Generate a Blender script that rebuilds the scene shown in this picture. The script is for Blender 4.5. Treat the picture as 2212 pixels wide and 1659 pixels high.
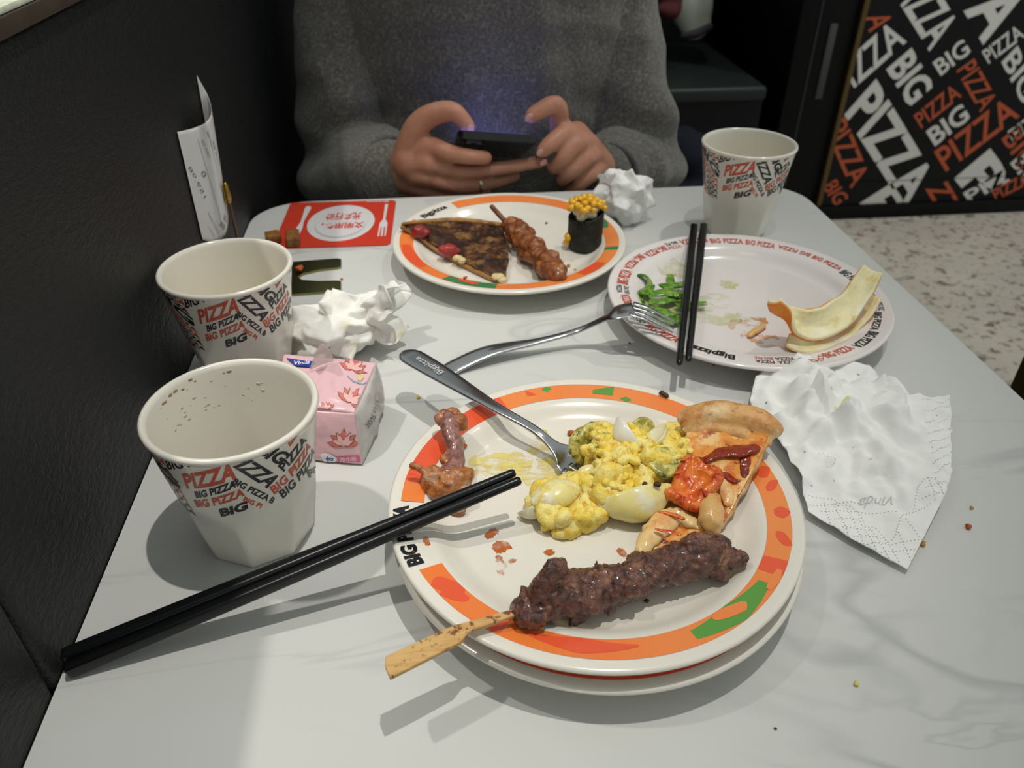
import bpy, bmesh, math, random
from mathutils import Vector, Matrix, noise, Quaternion, Euler

for _o in list(bpy.data.objects):
    bpy.data.objects.remove(_o)
SC = bpy.context.scene
COL = SC.collection
R_ = math.radians
TT = 0.75                      # height of the table top above the floor (m)

# ------------------------------------------------------------------ camera
FPX, CX, CY = 1696.0, 1106.0, 829.5        # focal length and centre in pixels of a 2212 x 1659 picture
CAM_H, PITCH, YAW = 0.33, R_(35.2), R_(5.9)
cam_d = bpy.data.cameras.new('camera')
cam_d.sensor_fit = 'HORIZONTAL'; cam_d.sensor_width = 36.0
cam_d.lens = FPX / 2212 * 36.0
cam_d.clip_start = 0.02; cam_d.clip_end = 40
cam_d.dof.use_dof = True
cam_d.dof.focus_distance = 0.43
cam_d.dof.aperture_fstop = 12.5
cam = bpy.data.objects.new('camera', cam_d); COL.objects.link(cam)
cam.location = (0, 0, TT + CAM_H)
cam.rotation_euler = (math.pi / 2 - PITCH, 0, -YAW)
SC.camera = cam

# ------------------------------------------------------------------ world, lamps, exposure
world = bpy.data.worlds.new('room_light'); SC.world = world
world.use_nodes = True
world.node_tree.nodes['Background'].inputs[0].default_value = (0.93, 0.99, 0.95, 1)
world.node_tree.nodes['Background'].inputs[1].default_value = 0.44
SC.view_settings.view_transform = 'Standard'
SC.view_settings.look = 'None'
SC.view_settings.exposure = 0.0
SC.view_settings.gamma = 1.0
SC.view_settings.use_curve_mapping = False

def spot(name, loc, target, watts, cone=60, blend=.6, radius=.03, color=(1, .95, .87)):
    d = bpy.data.lights.new(name, 'SPOT'); d.energy = watts; d.spot_size = R_(cone); d.spot_blend = blend
    d.shadow_soft_size = radius; d.color = color
    o = bpy.data.objects.new(name, d); COL.objects.link(o)
    o.location = (loc[0], loc[1], TT + loc[2])
    o.rotation_euler = (Vector((target[0], target[1], TT + target[2])) - o.location).to_track_quat('-Z', 'Y').to_euler()
    return o
# recessed ceiling spots above the table and the aisle
spot('ceiling_spot_over_table', (.235, .26, 1.85), (-.10, .44, 0), 64, 36, 1.0, .011, (1, .965, .90))
spot('ceiling_spot_over_aisle', (.95, 1.05, 1.85), (.42, .92, 0), 34, 42, 1.0, .022, (1, .96, .9))
spot('ceiling_spot_far_bench', (.8, 2.55, 1.85), (.8, 2.45, -.3), 26, 50, 1.0, .04)
spot('ceiling_spot_next_booth', (-.75, .5, 1.85), (-.6, .45, .2), 60, 50, .8, .03)
spot('ceiling_spot_far_aisle', (1.7, 1.7, 1.85), (1.7, 2.0, -.5), 85, 80, 1.0, .04, (1, .97, .92))

# ------------------------------------------------------------------ picture <-> place
_r = Vector((math.cos(YAW), -math.sin(YAW), 0)); _fh = Vector((math.sin(YAW), math.cos(YAW), 0))
_fw = _fh * math.cos(PITCH) - Vector((0, 0, 1)) * math.sin(PITCH)
_up = _fh * math.sin(PITCH) + Vector((0, 0, 1)) * math.cos(PITCH)
CAM = Vector((0, 0, TT + CAM_H))
def ray(x, y): return _r * ((x - CX) / FPX) - _up * ((y - CY) / FPX) + _fw
def P(x, y, z=0.0):                    # point at height z above the table top
    d = ray(x, y); return CAM + d * ((TT + z - CAM.z) / d.z)
def PY(x, y, Y):                       # point on the upright plane at depth Y
    d = ray(x, y); return CAM + d * (Y / d.y)
def PX(x, y, X):
    d = ray(x, y); return CAM + d * (X / d.x)
def V(x, y, z): return Vector((x, y, TT + z))

# ------------------------------------------------------------------ materials
def lin(c):
    if isinstance(c, str):
        c = [int(c[i:i + 2], 16) / 255 for i in (0, 2, 4)]
        c = [v / 12.92 if v <= .04045 else ((v + .055) / 1.055) ** 2.4 for v in c]
    return (c[0], c[1], c[2], 1)
MATS = {}
def mat(name, color, rough=.5, metal=0., spec=.5, layers=(), bump=(), sss=0., coat=0., alpha=1., trans=0., ior=1.45, emis=None, sheen=0., alpha_noise=None, sss_col=None):
    """layers: (kind, scale, lo, hi, colour[, stretch]) mixed one over another; bump: (kind, scale, strength, distance[, stretch])"""
    if name in MATS: return MATS[name]
    m = bpy.data.materials.new(name); m.use_nodes = True; MATS[name] = m
    nt = m.node_tree; N = nt.nodes; L = nt.links
    b = N['Principled BSDF']
    b.inputs['Roughness'].default_value = rough; b.inputs['Metallic'].default_value = metal
    b.inputs['Specular IOR Level'].default_value = spec; b.inputs['IOR'].default_value = ior
    if sss: 
        b.inputs['Subsurface Weight'].default_value = sss; b.inputs['Subsurface Scale'].default_value = .004
        b.inputs['Subsurface Radius'].default_value = sss_col or (1, .6, .4)
    if coat: b.inputs['Coat Weight'].default_value = coat; b.inputs['Coat Roughness'].default_value = .08
    if sheen: b.inputs['Sheen Weight'].default_value = sheen
    if trans: b.inputs['Transmission Weight'].default_value = trans
    b.inputs['Alpha'].default_value = alpha
    if emis: b.inputs['Emission Color'].default_value = lin(emis[0]); b.inputs['Emission Strength'].default_value = emis[1]
    tc = N.new('ShaderNodeTexCoord')
    def tex(kind, scale, stretch):
        mp = N.new('ShaderNodeMapping'); L.new(tc.outputs['Object'], mp.inputs['Vector'])
        if stretch: mp.inputs['Scale'].default_value = stretch[:3]
        if stretch and len(stretch) > 3: mp.inputs['Rotation'].default_value[2] = stretch[3]
        if kind == 'noise':
            t = N.new('ShaderNodeTexNoise'); t.inputs['Detail'].default_value = 5; t.inputs['Roughness'].default_value = .6; o = t.outputs['Fac']
        elif kind == 'soft':
            t = N.new('ShaderNodeTexNoise'); t.inputs['Detail'].default_value = 1.5; o = t.outputs['Fac']
        elif kind == 'vein':
            t = N.new('ShaderNodeTexNoise'); t.inputs['Detail'].default_value = 4; t.inputs['Distortion'].default_value = 1.2
            a = N.new('ShaderNodeMath'); a.operation = 'SUBTRACT'; a.inputs[1].default_value = .5; L.new(t.outputs['Fac'], a.inputs[0])
            c = N.new('ShaderNodeMath'); c.operation = 'ABSOLUTE'; L.new(a.outputs[0], c.inputs[0])
            d = N.new('ShaderNodeMath'); d.operation = 'SUBTRACT'; d.inputs[0].default_value = 1.0; L.new(c.outputs[0], d.inputs[1]); o = d.outputs[0]
        elif kind == 'wave':
            t = N.new('ShaderNodeTexWave'); t.inputs['Distortion'].default_value = 3; t.inputs['Detail'].default_value = 3; o = t.outputs['Fac']
        elif kind == 'cell':
            t = N.new('ShaderNodeTexVoronoi'); o = t.outputs['Distance']
        elif kind == 'crease':
            t = N.new('ShaderNodeTexVoronoi'); t.feature = 'DISTANCE_TO_EDGE'; o = t.outputs['Distance']
        t.inputs['Scale'].default_value = scale; L.new(mp.outputs[0], t.inputs['Vector'])
        return o
    prev = None
    def ramp(o, lo, hi):
        r = N.new('ShaderNodeMapRange'); r.inputs['From Min'].default_value = lo; r.inputs['From Max'].default_value = hi
        L.new(o, r.inputs['Value']); return r.outputs[0]
    base = N.new('ShaderNodeRGB'); base.outputs[0].default_value = lin(color); prev = base.outputs[0]
    for ly in layers:
        kind, scale, lo, hi, colr = ly[:5]; st = ly[5] if len(ly) > 5 else None
        mx = N.new('ShaderNodeMix'); mx.data_type = 'RGBA'
        L.new(ramp(tex(kind, scale, st), lo, hi), mx.inputs['Factor'])
        L.new(prev, mx.inputs[6]); mx.inputs[7].default_value = lin(colr); prev = mx.outputs[2]
    L.new(prev, b.inputs['Base Color'])
    nrm = None
    for bp in bump:
        kind, scale, stren, dist = bp[:4]; st = bp[4] if len(bp) > 4 else None
        bn = N.new('ShaderNodeBump'); bn.inputs['Strength'].default_value = stren; bn.inputs['Distance'].default_value = dist
        L.new(tex(kind, scale, st), bn.inputs['Height'])
        if nrm: L.new(nrm, bn.inputs['Normal'])
        nrm = bn.outputs[0]
    if nrm: L.new(nrm, b.inputs['Normal'])
    if alpha_noise:
        kind, scale, lo, hi, amax = alpha_noise[:5]
        r = ramp(tex(kind, scale, alpha_noise[5] if len(alpha_noise) > 5 else None), lo, hi)
        mm = N.new('ShaderNodeMath'); mm.operation = 'MULTIPLY'; mm.inputs[1].default_value = amax; L.new(r, mm.inputs[0])
        L.new(mm.outputs[0], b.inputs['Alpha'])
    return m

# ------------------------------------------------------------------ objects
ROOT = {}
def tag(o, label, cat, group=None, kind=None):
    if label: o['label'] = label
    if cat: o['category'] = cat
    if group: o['group'] = group
    if kind: o['kind'] = kind
    return o
def thing(name, label, cat, loc, group=None, kind=None):
    o = bpy.data.objects.new(name, None); COL.objects.link(o); o.location = loc
    o.empty_display_size = .02
    ROOT[o.name] = Vector(loc)
    return tag(o, label, cat, group, kind)
def to_mesh(g, name='mesh'):
    if isinstance(g, bpy.types.Mesh): return g
    me = bpy.data.meshes.new(name); g.to_mesh(me); g.free(); return me
def obj(name, g, m, parent=None, smooth=True, label=None):
    """link a mesh given in place coordinates; under a parent it is moved into the parent's own frame"""
    me = to_mesh(g, name); me.name = name
    o = bpy.data.objects.new(name, me); COL.objects.link(o)
    off = Vector((0, 0, 0))
    if parent is not None:
        o.parent = parent; off = ROOT[parent.name]; ROOT[o.name] = off
        me.transform(Matrix.Translation(-off))
    else:
        # origin at the middle of the base
        xs = [v.co for v in me.vertices]
        c = Vector(((min(v.x for v in xs) + max(v.x for v in xs)) / 2, (min(v.y for v in xs) + max(v.y for v in xs)) / 2, min(v.z for v in xs)))
        me.transform(Matrix.Translation(-c)); o.location = c; ROOT[o.name] = c
    for mm in (m if isinstance(m, (list, tuple)) else [m]): me.materials.append(mm)
    if smooth:
        for p in me.polygons: p.use_smooth = True
    if smooth == 'auto':
        me.set_sharp_from_angle(angle=R_(40))
    if label: o['label'] = label
    return o
def one(name, g, m, label, cat, group=None, smooth=True, kind=None):
    return tag(obj(name, g, m, None, smooth), label, cat, group, kind)
def copy_tree(o, parent=None):
    c = o.copy(); COL.objects.link(c)
    if parent is not None: c.parent = parent
    ROOT[c.name] = ROOT.get(o.name, Vector((0, 0, 0)))
    for ch in list(o.children): copy_tree(ch, c)
    return c

# ------------------------------------------------------------------ mesh builders
def frames(pts):
    n = len(pts); T = []
    for i in range(n):
        a = pts[max(i - 1, 0)]; b = pts[min(i + 1, n - 1)]; T.append((b - a).normalized())
    up = Vector((0, 0, 1)) if abs(T[0].z) < .9 else Vector((0, 1, 0))
    side = T[0].cross(up).normalized(); out = []
    for i in range(n):
        if i:
            side = (side - T[i] * side.dot(T[i])).normalized()
        out.append((T[i], side, side.cross(T[i]).normalized()))
    return out
def loft(bm, rings, closed=True, cap=True):
    vs = [[bm.verts.new(p) for p in r] for r in rings]; n = len(vs[0])
    for a, b in zip(vs, vs[1:]):
        for i in range(n if closed else n - 1):
            j = (i + 1) % n; bm.faces.new((a[i], a[j], b[j], b[i]))
    if cap and closed:
        bm.faces.new(list(reversed(vs[0]))); bm.faces.new(vs[-1])
    return vs
def cr(pts, n):                        # smooth curve through points (vectors or tuples of numbers)
    P_ = [Vector(p) for p in pts]; out = []; m = len(P_) - 1
    for k in range(n):
        t = k / (n - 1) * m; i = min(int(t), m - 1); f = t - i
        p0 = P_[max(i - 1, 0)]; p1 = P_[i]; p2 = P_[i + 1]; p3 = P_[min(i + 2, m)]
        out.append(.5 * ((2 * p1) + (p2 - p0) * f + (2 * p0 - 5 * p1 + 4 * p2 - p3) * f * f + (3 * p1 - p0 - 3 * p2 + p3) * f ** 3))
    return out
def crs(vals, n):
    return [v.x for v in cr([(v, 0, 0) for v in vals], n)]
def tube(bm, pts, rad, n=12, flat=1.0, rounded=True, m=None):
    """swept tube; rad one number per point or a number; flat scales the second axis"""
    if m:
        r0 = rad if isinstance(rad, (list, tuple)) else [rad] * len(pts)
        rad = crs(r0, m); pts = cr(pts, m)
    pts = [Vector(p) for p in pts]
    if not isinstance(rad, (list, tuple)): rad = [rad] * len(pts)
    fr = frames(pts); rings = []
    def ring(c, s, u, r): return [c + s * (math.cos(2 * math.pi * k / n) * r) + u * (math.sin(2 * math.pi * k / n) * r * flat) for k in range(n)]
    if rounded:
        t, s, u = fr[0]
        for a in (80, 55, 28): rings.append(ring(pts[0] - t * rad[0] * math.sin(R_(a)), s, u, rad[0] * math.cos(R_(a))))
    for (t, s, u), c, r in zip(fr, pts, rad): rings.append(ring(c, s, u, r))
    if rounded:
        t, s, u = fr[-1]
        for a in (28, 55, 80): rings.append(ring(pts[-1] + t * rad[-1] * math.sin(R_(a)), s, u, rad[-1] * math.cos(R_(a))))
    loft(bm, rings); return bm
def lathe(bm, prof, n=64, c=(0, 0, 0)):
    c = Vector(c); rings = []
    for r, z in prof:
        rings.append([c + Vector((r * math.cos(2 * math.pi * k / n), r * math.sin(2 * math.pi * k / n), z)) for k in range(n)])
    vs = [[bm.verts.new(p) for p in r] for r in rings]
    for a, b in zip(vs, vs[1:]):
        for i in range(n):
            j = (i + 1) % n; bm.faces.new((a[i], a[j], b[j], b[i]))
    if prof[0][0] < 1e-3: bm.faces.new(list(reversed(vs[0])))
    if prof[-1][0] < 1e-3: bm.faces.new(vs[-1])
    return bm
def ell(bm, c, r, rot=(0, 0, 0), seg=14):
    if not hasattr(r, '__len__'): r = (r, r, r)
    M = Matrix.Translation(Vector(c)) @ Euler(rot).to_matrix().to_4x4() @ Matrix.Diagonal((*r, 1))
    bmesh.ops.create_uvsphere(bm, u_segments=seg, v_segments=max(6, seg * 2 // 3), radius=1, matrix=M); return bm
def box(bm, lo, hi, bevel=0., seg=2):
    lo, hi = Vector(lo), Vector(hi)
    M = Matrix.Translation((lo + hi) / 2) @ Matrix.Diagonal((*(hi - lo), 1))
    r = bmesh.ops.create_cube(bm, size=1, matrix=M)
    if bevel:
        ed = list({e for v in r['verts'] for e in v.link_edges})
        bmesh.ops.bevel(bm, geom=ed, offset=bevel, segments=seg, affect='EDGES', profile=.5)
    return bm
def prism(bm, pts, z0, z1, bevel=0.):
    """upright prism on a plan outline (x, y)"""
    a = [bm.verts.new((p[0], p[1], z0)) for p in pts]; b = [bm.verts.new((p[0], p[1], z1)) for p in pts]; n = len(pts)
    bm.faces.new(list(reversed(a))); top = bm.faces.new(b)
    for i in range(n): bm.faces.new((a[i], a[(i + 1) % n], b[(i + 1) % n], b[i]))
    if bevel:
        bmesh.ops.bevel(bm, geom=list(top.edges), offset=bevel, segments=2, affect='EDGES', profile=.5)
    return bm
def rrect(x0, y0, x1, y1, r, n=6):
    out = []
    for cx, cy, a in ((x1 - r, y1 - r, 0), (x0 + r, y1 - r, 90), (x0 + r, y0 + r, 180), (x1 - r, y0 + r, 270)):
        for k in range(n + 1):
            t = R_(a + 90 * k / n); out.append((cx + r * math.cos(t), cy + r * math.sin(t)))
    return out
def new(): return bmesh.new()
def bake(g, mods):
    """evaluate modifiers on a mesh and keep the result"""
    me = to_mesh(g); o = bpy.data.objects.new('tmp', me); COL.objects.link(o)
    for typ, props in mods:
        md = o.modifiers.new(typ, typ)
        for k, v in props.items(): setattr(md, k, v)
    dg = bpy.context.evaluated_depsgraph_get(); dg.update()
    r = bpy.data.meshes.new_from_object(o.evaluated_get(dg), depsgraph=dg)
    bpy.data.objects.remove(o); bpy.data.meshes.remove(me)
    return r
def fuse(g, voxel, smooth=4):
    mods = [('REMESH', dict(mode='VOXEL', voxel_size=voxel))]
    if smooth: mods.append(('SMOOTH', dict(factor=.5, iterations=smooth)))
    return bake(g, mods)
def displace(me, fn):
    """move every vertex along its normal by fn(co)"""
    ns = [v.normal.copy() for v in me.vertices]
    for v, n in zip(me.vertices, ns): v.co = v.co + n * fn(v.co)
    me.update(); return me
def nz(co, f, seed=0.): return noise.noise(co * f + Vector((seed * 7.3, seed * 3.1, seed * 5.7)))
def rg(co, f, seed=0.): return 1 - 2 * abs(nz(co, f, seed))
def crumple(co, f, seed=0.):
    d, _ = noise.voronoi(co * f + Vector((seed, seed * 2, seed * 3))); return d[1] - d[0]
def _h(i, j, s): return ((math.sin(i * 127.1 + j * 311.7 + s * 74.7) * 43758.5453) % 1.0)
def facet(q, f, seed=0):
    """creased paper: random heights joined by flat triangles, -1..1"""
    w = Vector((nz(q, f * .7, seed + 11), nz(q, f * .7, seed + 23), 0)) * .5
    x, y = q.x * f + w.x + seed * 3.7, q.y * f + w.y + seed * 1.9
    s = (x + y) * .3660254; xs, ys = x + s, y + s; i, j = math.floor(xs), math.floor(ys); fx, fy = xs - i, ys - j
    a, c = _h(i, j, seed), _h(i + 1, j + 1, seed)
    if fx > fy: b = _h(i + 1, j, seed); v = a * (1 - fx) + b * (fx - fy) + c * fy
    else: b = _h(i, j + 1, seed); v = a * (1 - fy) + b * (fy - fx) + c * fx
    return 2 * v - 1
def sheet(fn, nu, nv, thick=0.):
    bm = new(); vs = [[bm.verts.new(fn(i / nu, j / nv)) for j in range(nv + 1)] for i in range(nu + 1)]
    for i in range(nu):
        for j in range(nv): bm.faces.new((vs[i][j], vs[i + 1][j], vs[i + 1][j + 1], vs[i][j + 1]))
    if thick: return bake(bm, [('SOLIDIFY', dict(thickness=thick, offset=0.))])
    return bm
def bil(a, b, c, d, u, v): return (a * (1 - u) + b * u) * (1 - v) + (d * (1 - u) + c * u) * v

# ------------------------------------------------------------------ flat print: lettering and shapes laid on a surface
_txt = {}
def text_mesh(body, bold=.0):
    k = (body, bold)
    if k in _txt: return _txt[k]
    cu = bpy.data.curves.new('t', 'FONT'); cu.body = body; cu.size = 1; cu.offset = bold; cu.resolution_u = 3
    o = bpy.data.objects.new('t', cu); COL.objects.link(o)
    dg = bpy.context.evaluated_depsgraph_get(); dg.update()
    me = bpy.data.meshes.new_from_object(o.evaluated_get(dg)); bpy.data.objects.remove(o); bpy.data.curves.remove(cu)
    xs = [v.co.x for v in me.vertices]; ys = [v.co.y for v in me.vertices]
    x0, x1, y0, y1 = min(xs), max(xs), min(ys), max(ys)
    _txt[k] = (me, x0, x1, y0, y1); return _txt[k]
def text_flat(bm, body, fn, bold=.02):
    """append lettering; fn maps (0..1 along, 0..1 up) to plan coordinates"""
    me, x0, x1, y0, y1 = text_mesh(body, bold); base = [bm.verts.new((*fn((v.co.x - x0) / (x1 - x0), (v.co.y - y0) / (y1 - y0)), 0)) for v in me.vertices]
    for p in me.polygons:
        try: bm.faces.new([base[i] for i in p.vertices])
        except ValueError: pass
def aspect(body, bold=.02):
    _, x0, x1, y0, y1 = text_mesh(body, bold); return (x1 - x0) / (y1 - y0)
def poly_flat(bm, pts):
    bm.faces.new([bm.verts.new((p[0], p[1], 0)) for p in pts])
def clip(bm, lo=None, hi=None, axis=1):
    no = Vector((1, 0, 0)) if axis == 0 else Vector((0, 1, 0))
    for val, s in ((lo, -1), (hi, 1)):
        if val is None: continue
        bmesh.ops.bisect_plane(bm, geom=bm.verts[:] + bm.edges[:] + bm.faces[:], plane_co=no * val, plane_no=no * s, clear_outer=True, dist=1e-7)
def gridcut(bm, step, axes=(0, 1)):
    for ax in axes:
        if not bm.verts: return
        lo = min(v.co[ax] for v in bm.verts); hi = max(v.co[ax] for v in bm.verts)
        no = Vector((1, 0, 0)) if ax == 0 else Vector((0, 1, 0)); t = math.ceil(lo / step) * step
        while t < hi:
            bmesh.ops.bisect_plane(bm, geom=bm.verts[:] + bm.edges[:] + bm.faces[:], plane_co=no * t, plane_no=no, dist=1e-7); t += step
def lay(bm, fn):
    for v in bm.verts: v.co = fn(v.co.x, v.co.y)
    bmesh.ops.recalc_face_normals(bm, faces=bm.faces[:]); return bm
def aff(o, a, b):                      # affine frame from three plan points: origin, end of the baseline, top of the first letter
    return lambda s, t: (o[0] + (a[0] - o[0]) * s + (b[0] - o[0]) * t, o[1] + (a[1] - o[1]) * s + (b[1] - o[1]) * t)
# ------------------------------------------------------------------ the materials of the place
M_marble = mat('white_marble_laminate', 'cfd0cc', .36, spec=.4, layers=(('soft', 2.6, .42, .78, 'c6c7c4'), ('vein', 2.3, .986, 1.0, 'bfc0be', (1.0, 4.2, 1, .30)), ('soft', 5, .50, .40, 'cdcecb', (1, 2.5, 1, .3)), ('vein', 1.1, .984, 1.0, 'b5b6b5', (1, 3.6, 1, .42)), ('soft', 3.3, .54, .42, 'cecfcc', (1, 2, 1, .3))), bump=(('noise', 900, .06, .0004),))
M_leather = mat('black_leatherette', '191c1d', .44, spec=.38, layers=(('noise', 2.0, .3, .8, '1d1d1a'),), bump=(('noise', 300, .9, .0020, (1, .45, 1)), ('crease', 480, .4, .0010, (1, .6, 1))))
M_leather_d = mat('dark_bench_leatherette', '1c2422', .42, spec=.35, bump=(('noise', 120, .3, .001),))
M_black = mat('black_paint', '08090a', .45, spec=.2)
M_blackp = mat('matte_black_board', '131315', .5, spec=.2)
M_brass = mat('brushed_brass_trim', '6b5a38', .35, .8, bump=(('noise', 400, .1, .0004),))
M_brown = mat('dark_brown_wood_trim', '4a3f34', .45, layers=(('noise', 30, .3, .8, '352c24', (.2, 1, 1)),))
M_ledge = mat('pale_stone_ledge', 'd9dccb', .3, layers=(('noise', 60, .4, .7, 'b9bba8'),))
M_floor = mat('pale_speckled_stone_floor', 'bdb8ac', .38, spec=.4, layers=(('soft', 6, .3, .8, 'b1aba1'), ('noise', 30, .55, .64, '6a6059', (1, 1.3, 1, .3)), ('noise', 42, .58, .68, '8a665c', (1.2, 1, 1, 1.1))))
M_olive = mat('dark_olive_brown_wood', '4c4222', .4, layers=(('noise', 14, .3, .8, '2e2817', (4, 4, .4)),))
M_white_print = mat('white_sign_print', 'd2d1cc', .5)
M_orange_print = mat('orange_sign_print', 'b3522f', .5)
M_cer = mat('ivory_melamine', 'e6e1d6', .2, spec=.5, layers=(('soft', 9, .4, .8, 'e2ddd1'),), coat=.3)
M_cer_p = mat('white_melamine', 'e4dedb', .16, spec=.5, coat=.4)
M_ink = mat('black_cup_print', '23262a', .3)
M_red = mat('red_cup_print', 'c9543c', .3)
M_ink2 = mat('black_plate_print', '1c1d1f', .3)
M_or = mat('orange_rim_print', 'f07c36', .28, coat=.3, layers=(('soft', 14, .35, .75, 'f08f4b'),))
M_or2 = mat('vermilion_rim_print', 'ea5a35', .28, coat=.3)
M_gr = mat('green_rim_print', '5b9a3d', .28, coat=.3)
M_gr2 = mat('deep_green_rim_print', '3d8050', .28, coat=.3)
M_steel = mat('polished_steel', 'b9bbbd', .2, 1.0, bump=(('noise', 500, .05, .0003, (1, 1, 1)),))
M_etch = mat('etched_steel_lettering', 'd4d6d8', .6, .3)
M_stick = mat('black_chopstick_lacquer', '0e0f11', .27, spec=.45, bump=(('noise', 300, .08, .0003),))
M_wood = mat('bamboo_skewer_wood', 'd3ab6d', .5, layers=(('noise', 60, .42, .7, 'b98a4c', (1, 8, 1, -.3)), ('noise', 180, .53, .60, '7a4723')), bump=(('noise', 160, .25, .0006, (1, 8, 1)),))
M_wood_d = mat('dark_stained_skewer_wood', '7c4a2a', .4, layers=(('noise', 300, .5, .65, '4b2413'),))
M_meat = mat('grilled_lamb', '6e4334', .27, spec=.6, layers=(('noise', 200, .42, .58, '4a2a22'), ('noise', 110, .54, .66, '8f6248'), ('noise', 330, .58, .68, '33201b'), ('noise', 420, .64, .72, 'a8856c')), bump=(('noise', 300, .8, .0022), ('noise', 900, .45, .0008)), coat=.45)
M_fried = mat('fried_chicken', '8f5227', .42, spec=.4, layers=(('noise', 150, .42, .62, '65331a'), ('noise', 110, .56, .68, 'b5763f')), bump=(('noise', 300, .6, .0014),), coat=.2)
M_bone = mat('gnawed_chicken_bone', '94675d', .35, spec=.5, layers=(('noise', 160, .45, .6, '74443f', (2, 2, .5)), ('noise', 110, .56, .68, 'b98d76')), bump=(('noise', 260, .35, .001),), coat=.3)
M_gristle = mat('browned_gristle', 'b0703a', .3, spec=.5, layers=(('noise', 150, .52, .62, 'c39a7c'), ('noise', 220, .50, .62, '94501f'), ('noise', 90, .60, .70, '8c625c')), bump=(('noise', 260, .7, .0018),), coat=.4)
M_yolk = mat('egg_salad_dressing', 'f2d75a', .40, spec=.4, layers=(('noise', 90, .44, .60, 'f6e592'), ('noise', 260, .54, .66, 'e6b53a'), ('noise', 90, .64, .74, 'ecd76c'), ('noise', 500, .62, .72, 'f6edc0')), bump=(('noise', 420, .5, .0014), ('noise', 1200, .3, .0005)), sss=.1, sss_col=(1, .8, .3))
M_egg = mat('boiled_egg_white', 'efe9cc', .25, spec=.5, layers=(('noise', 70, .38, .56, 'ebdc8e'), ('noise', 120, .54, .64, 'e6cf66'), ('noise', 90, .64, .72, 'e2a75a')), sss=.25, sss_col=(1, .9, .6), coat=.3, bump=(('noise', 120, .25, .0012),))
M_eggw = mat('bare_egg_white', 'eeeadb', .2, spec=.5, sss=.3, sss_col=(1, .9, .7), coat=.4, layers=(('noise', 50, .6, .72, 'e6d88a'),))
M_cuke = mat('pickled_cucumber', '9a9238', .28, spec=.5, layers=(('noise', 150, .44, .56, 'd9ce74'), ('noise', 220, .58, .66, '47502a')), coat=.4, sss=.15, sss_col=(.6, 1, .3), bump=(('noise', 160, .4, .001),))
M_crust = mat('baked_pizza_crust', 'd9a869', .5, layers=(('noise', 70, .44, .60, 'c4854a'), ('noise', 45, .54, .68, 'ead0a4'), ('noise', 160, .58, .68, 'a8662e')), bump=(('noise', 260, .5, .0012), ('noise', 80, .35, .002)), sss=.05)
M_cheese = mat('melted_cheese', 'e29236', .24, spec=.55, layers=(('noise', 70, .46, .58, 'edc684'), ('noise', 110, .52, .62, 'd2681d'), ('noise', 60, .58, .66, 'a8481a'), ('noise', 190, .62, .70, '7d3514')), bump=(('noise', 120, .5, .0015), ('noise', 40, .4, .003)), coat=.5)
M_cheesew = mat('pale_melted_cheese', 'ecc98a', .24, spec=.55, layers=(('noise', 45, .52, .66, 'e08a35'), ('noise', 30, .62, .74, 'c8561c')), bump=(('noise', 100, .4, .0015),), coat=.5, sss=.1)
M_sauce = mat('dark_barbecue_sauce', '8c2c10', .16, spec=.5, coat=.3, layers=(('noise', 80, .5, .7, '58150b'),), bump=(('noise', 120, .35, .001),))
M_tomato = mat('roasted_tomato', 'd24a1e', .22, spec=.5, layers=(('noise', 90, .44, .58, 'e87f2c'), ('noise', 130, .56, .66, 'a82413')), bump=(('noise', 90, .5, .002),), coat=.6, sss=.1, sss_col=(1, .3, .1))
M_onion = mat('caramelised_onion', 'dcae6c', .22, spec=.55, layers=(('noise', 40, .48, .64, 'c98a3f'), ('noise', 28, .6, .72, 'ecd6a6')), coat=.5, sss=.1, bump=(('noise', 90, .4, .0015, (1, 3, 1)),))
M_choc = mat('chocolate_topping', '33201a', .28, spec=.5, layers=(('noise', 100, .48, .62, '5e3b24'), ('noise', 70, .55, .66, '8a6436')), bump=(('noise', 110, .6, .002),), coat=.4)
M_crust2 = mat('thin_browned_base', 'a97a42', .5, layers=(('noise', 60, .5, .7, '7a4c22'),), bump=(('noise', 150, .4, .001),))
M_cherry = mat('red_cherry', '8e2626', .3, spec=.5, layers=(('noise', 80, .5, .7, 'a83c34'),), bump=(('noise', 120, .3, .001),), coat=.2)
M_banana = mat('pale_fruit_bit', 'd3c08b', .4)
M_nori = mat('dark_nori', '1f211a', .55, spec=.35, layers=(('noise', 130, .5, .7, '34362b'),), bump=(('noise', 260, .8, .001),))
M_corn = mat('sweetcorn', 'e2ab1f', .25, spec=.5, layers=(('noise', 60, .5, .7, 'eec24a'),), coat=.3, sss=.1)
M_mayo = mat('mayonnaise', 'efe6c4', .3, sss=.1)
M_rind = mat('orange_rind', 'ea7d16', .35, spec=.5, layers=(('noise', 60, .5, .72, 'e3a02f'),), bump=(('cell', 420, .5, .0008),))
M_pith = mat('pale_orange_pith', 'efe4b6', .6, layers=(('noise', 110, .50, .66, 'e0d190'), ('soft', 50, .50, .7, 'f5efd2'), ('noise', 60, .64, .74, 'd9c25c')), bump=(('noise', 180, .4, .001),), sss=.1)
M_pepper = mat('green_pepper', '4c8420', .18, spec=.5, layers=(('noise', 130, .42, .56, '86ab3a'), ('noise', 90, .52, .62, '2c5a14')), coat=.4, sss=.1, sss_col=(.4, 1, .2))
M_tissue = mat('white_tissue_paper', 'f1f1ee', .8, spec=.2, bump=(('noise', 260, .25, .0008),), sss=.1, sss_col=(1, 1, 1))
M_tissue_y = mat('stained_white_tissue_paper', 'efeee8', .8, spec=.2, layers=(('noise', 26, .60, .72, 'dcd394'),), bump=(('noise', 260, .25, .0008),), sss=.1, sss_col=(1, 1, 1))
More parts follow.
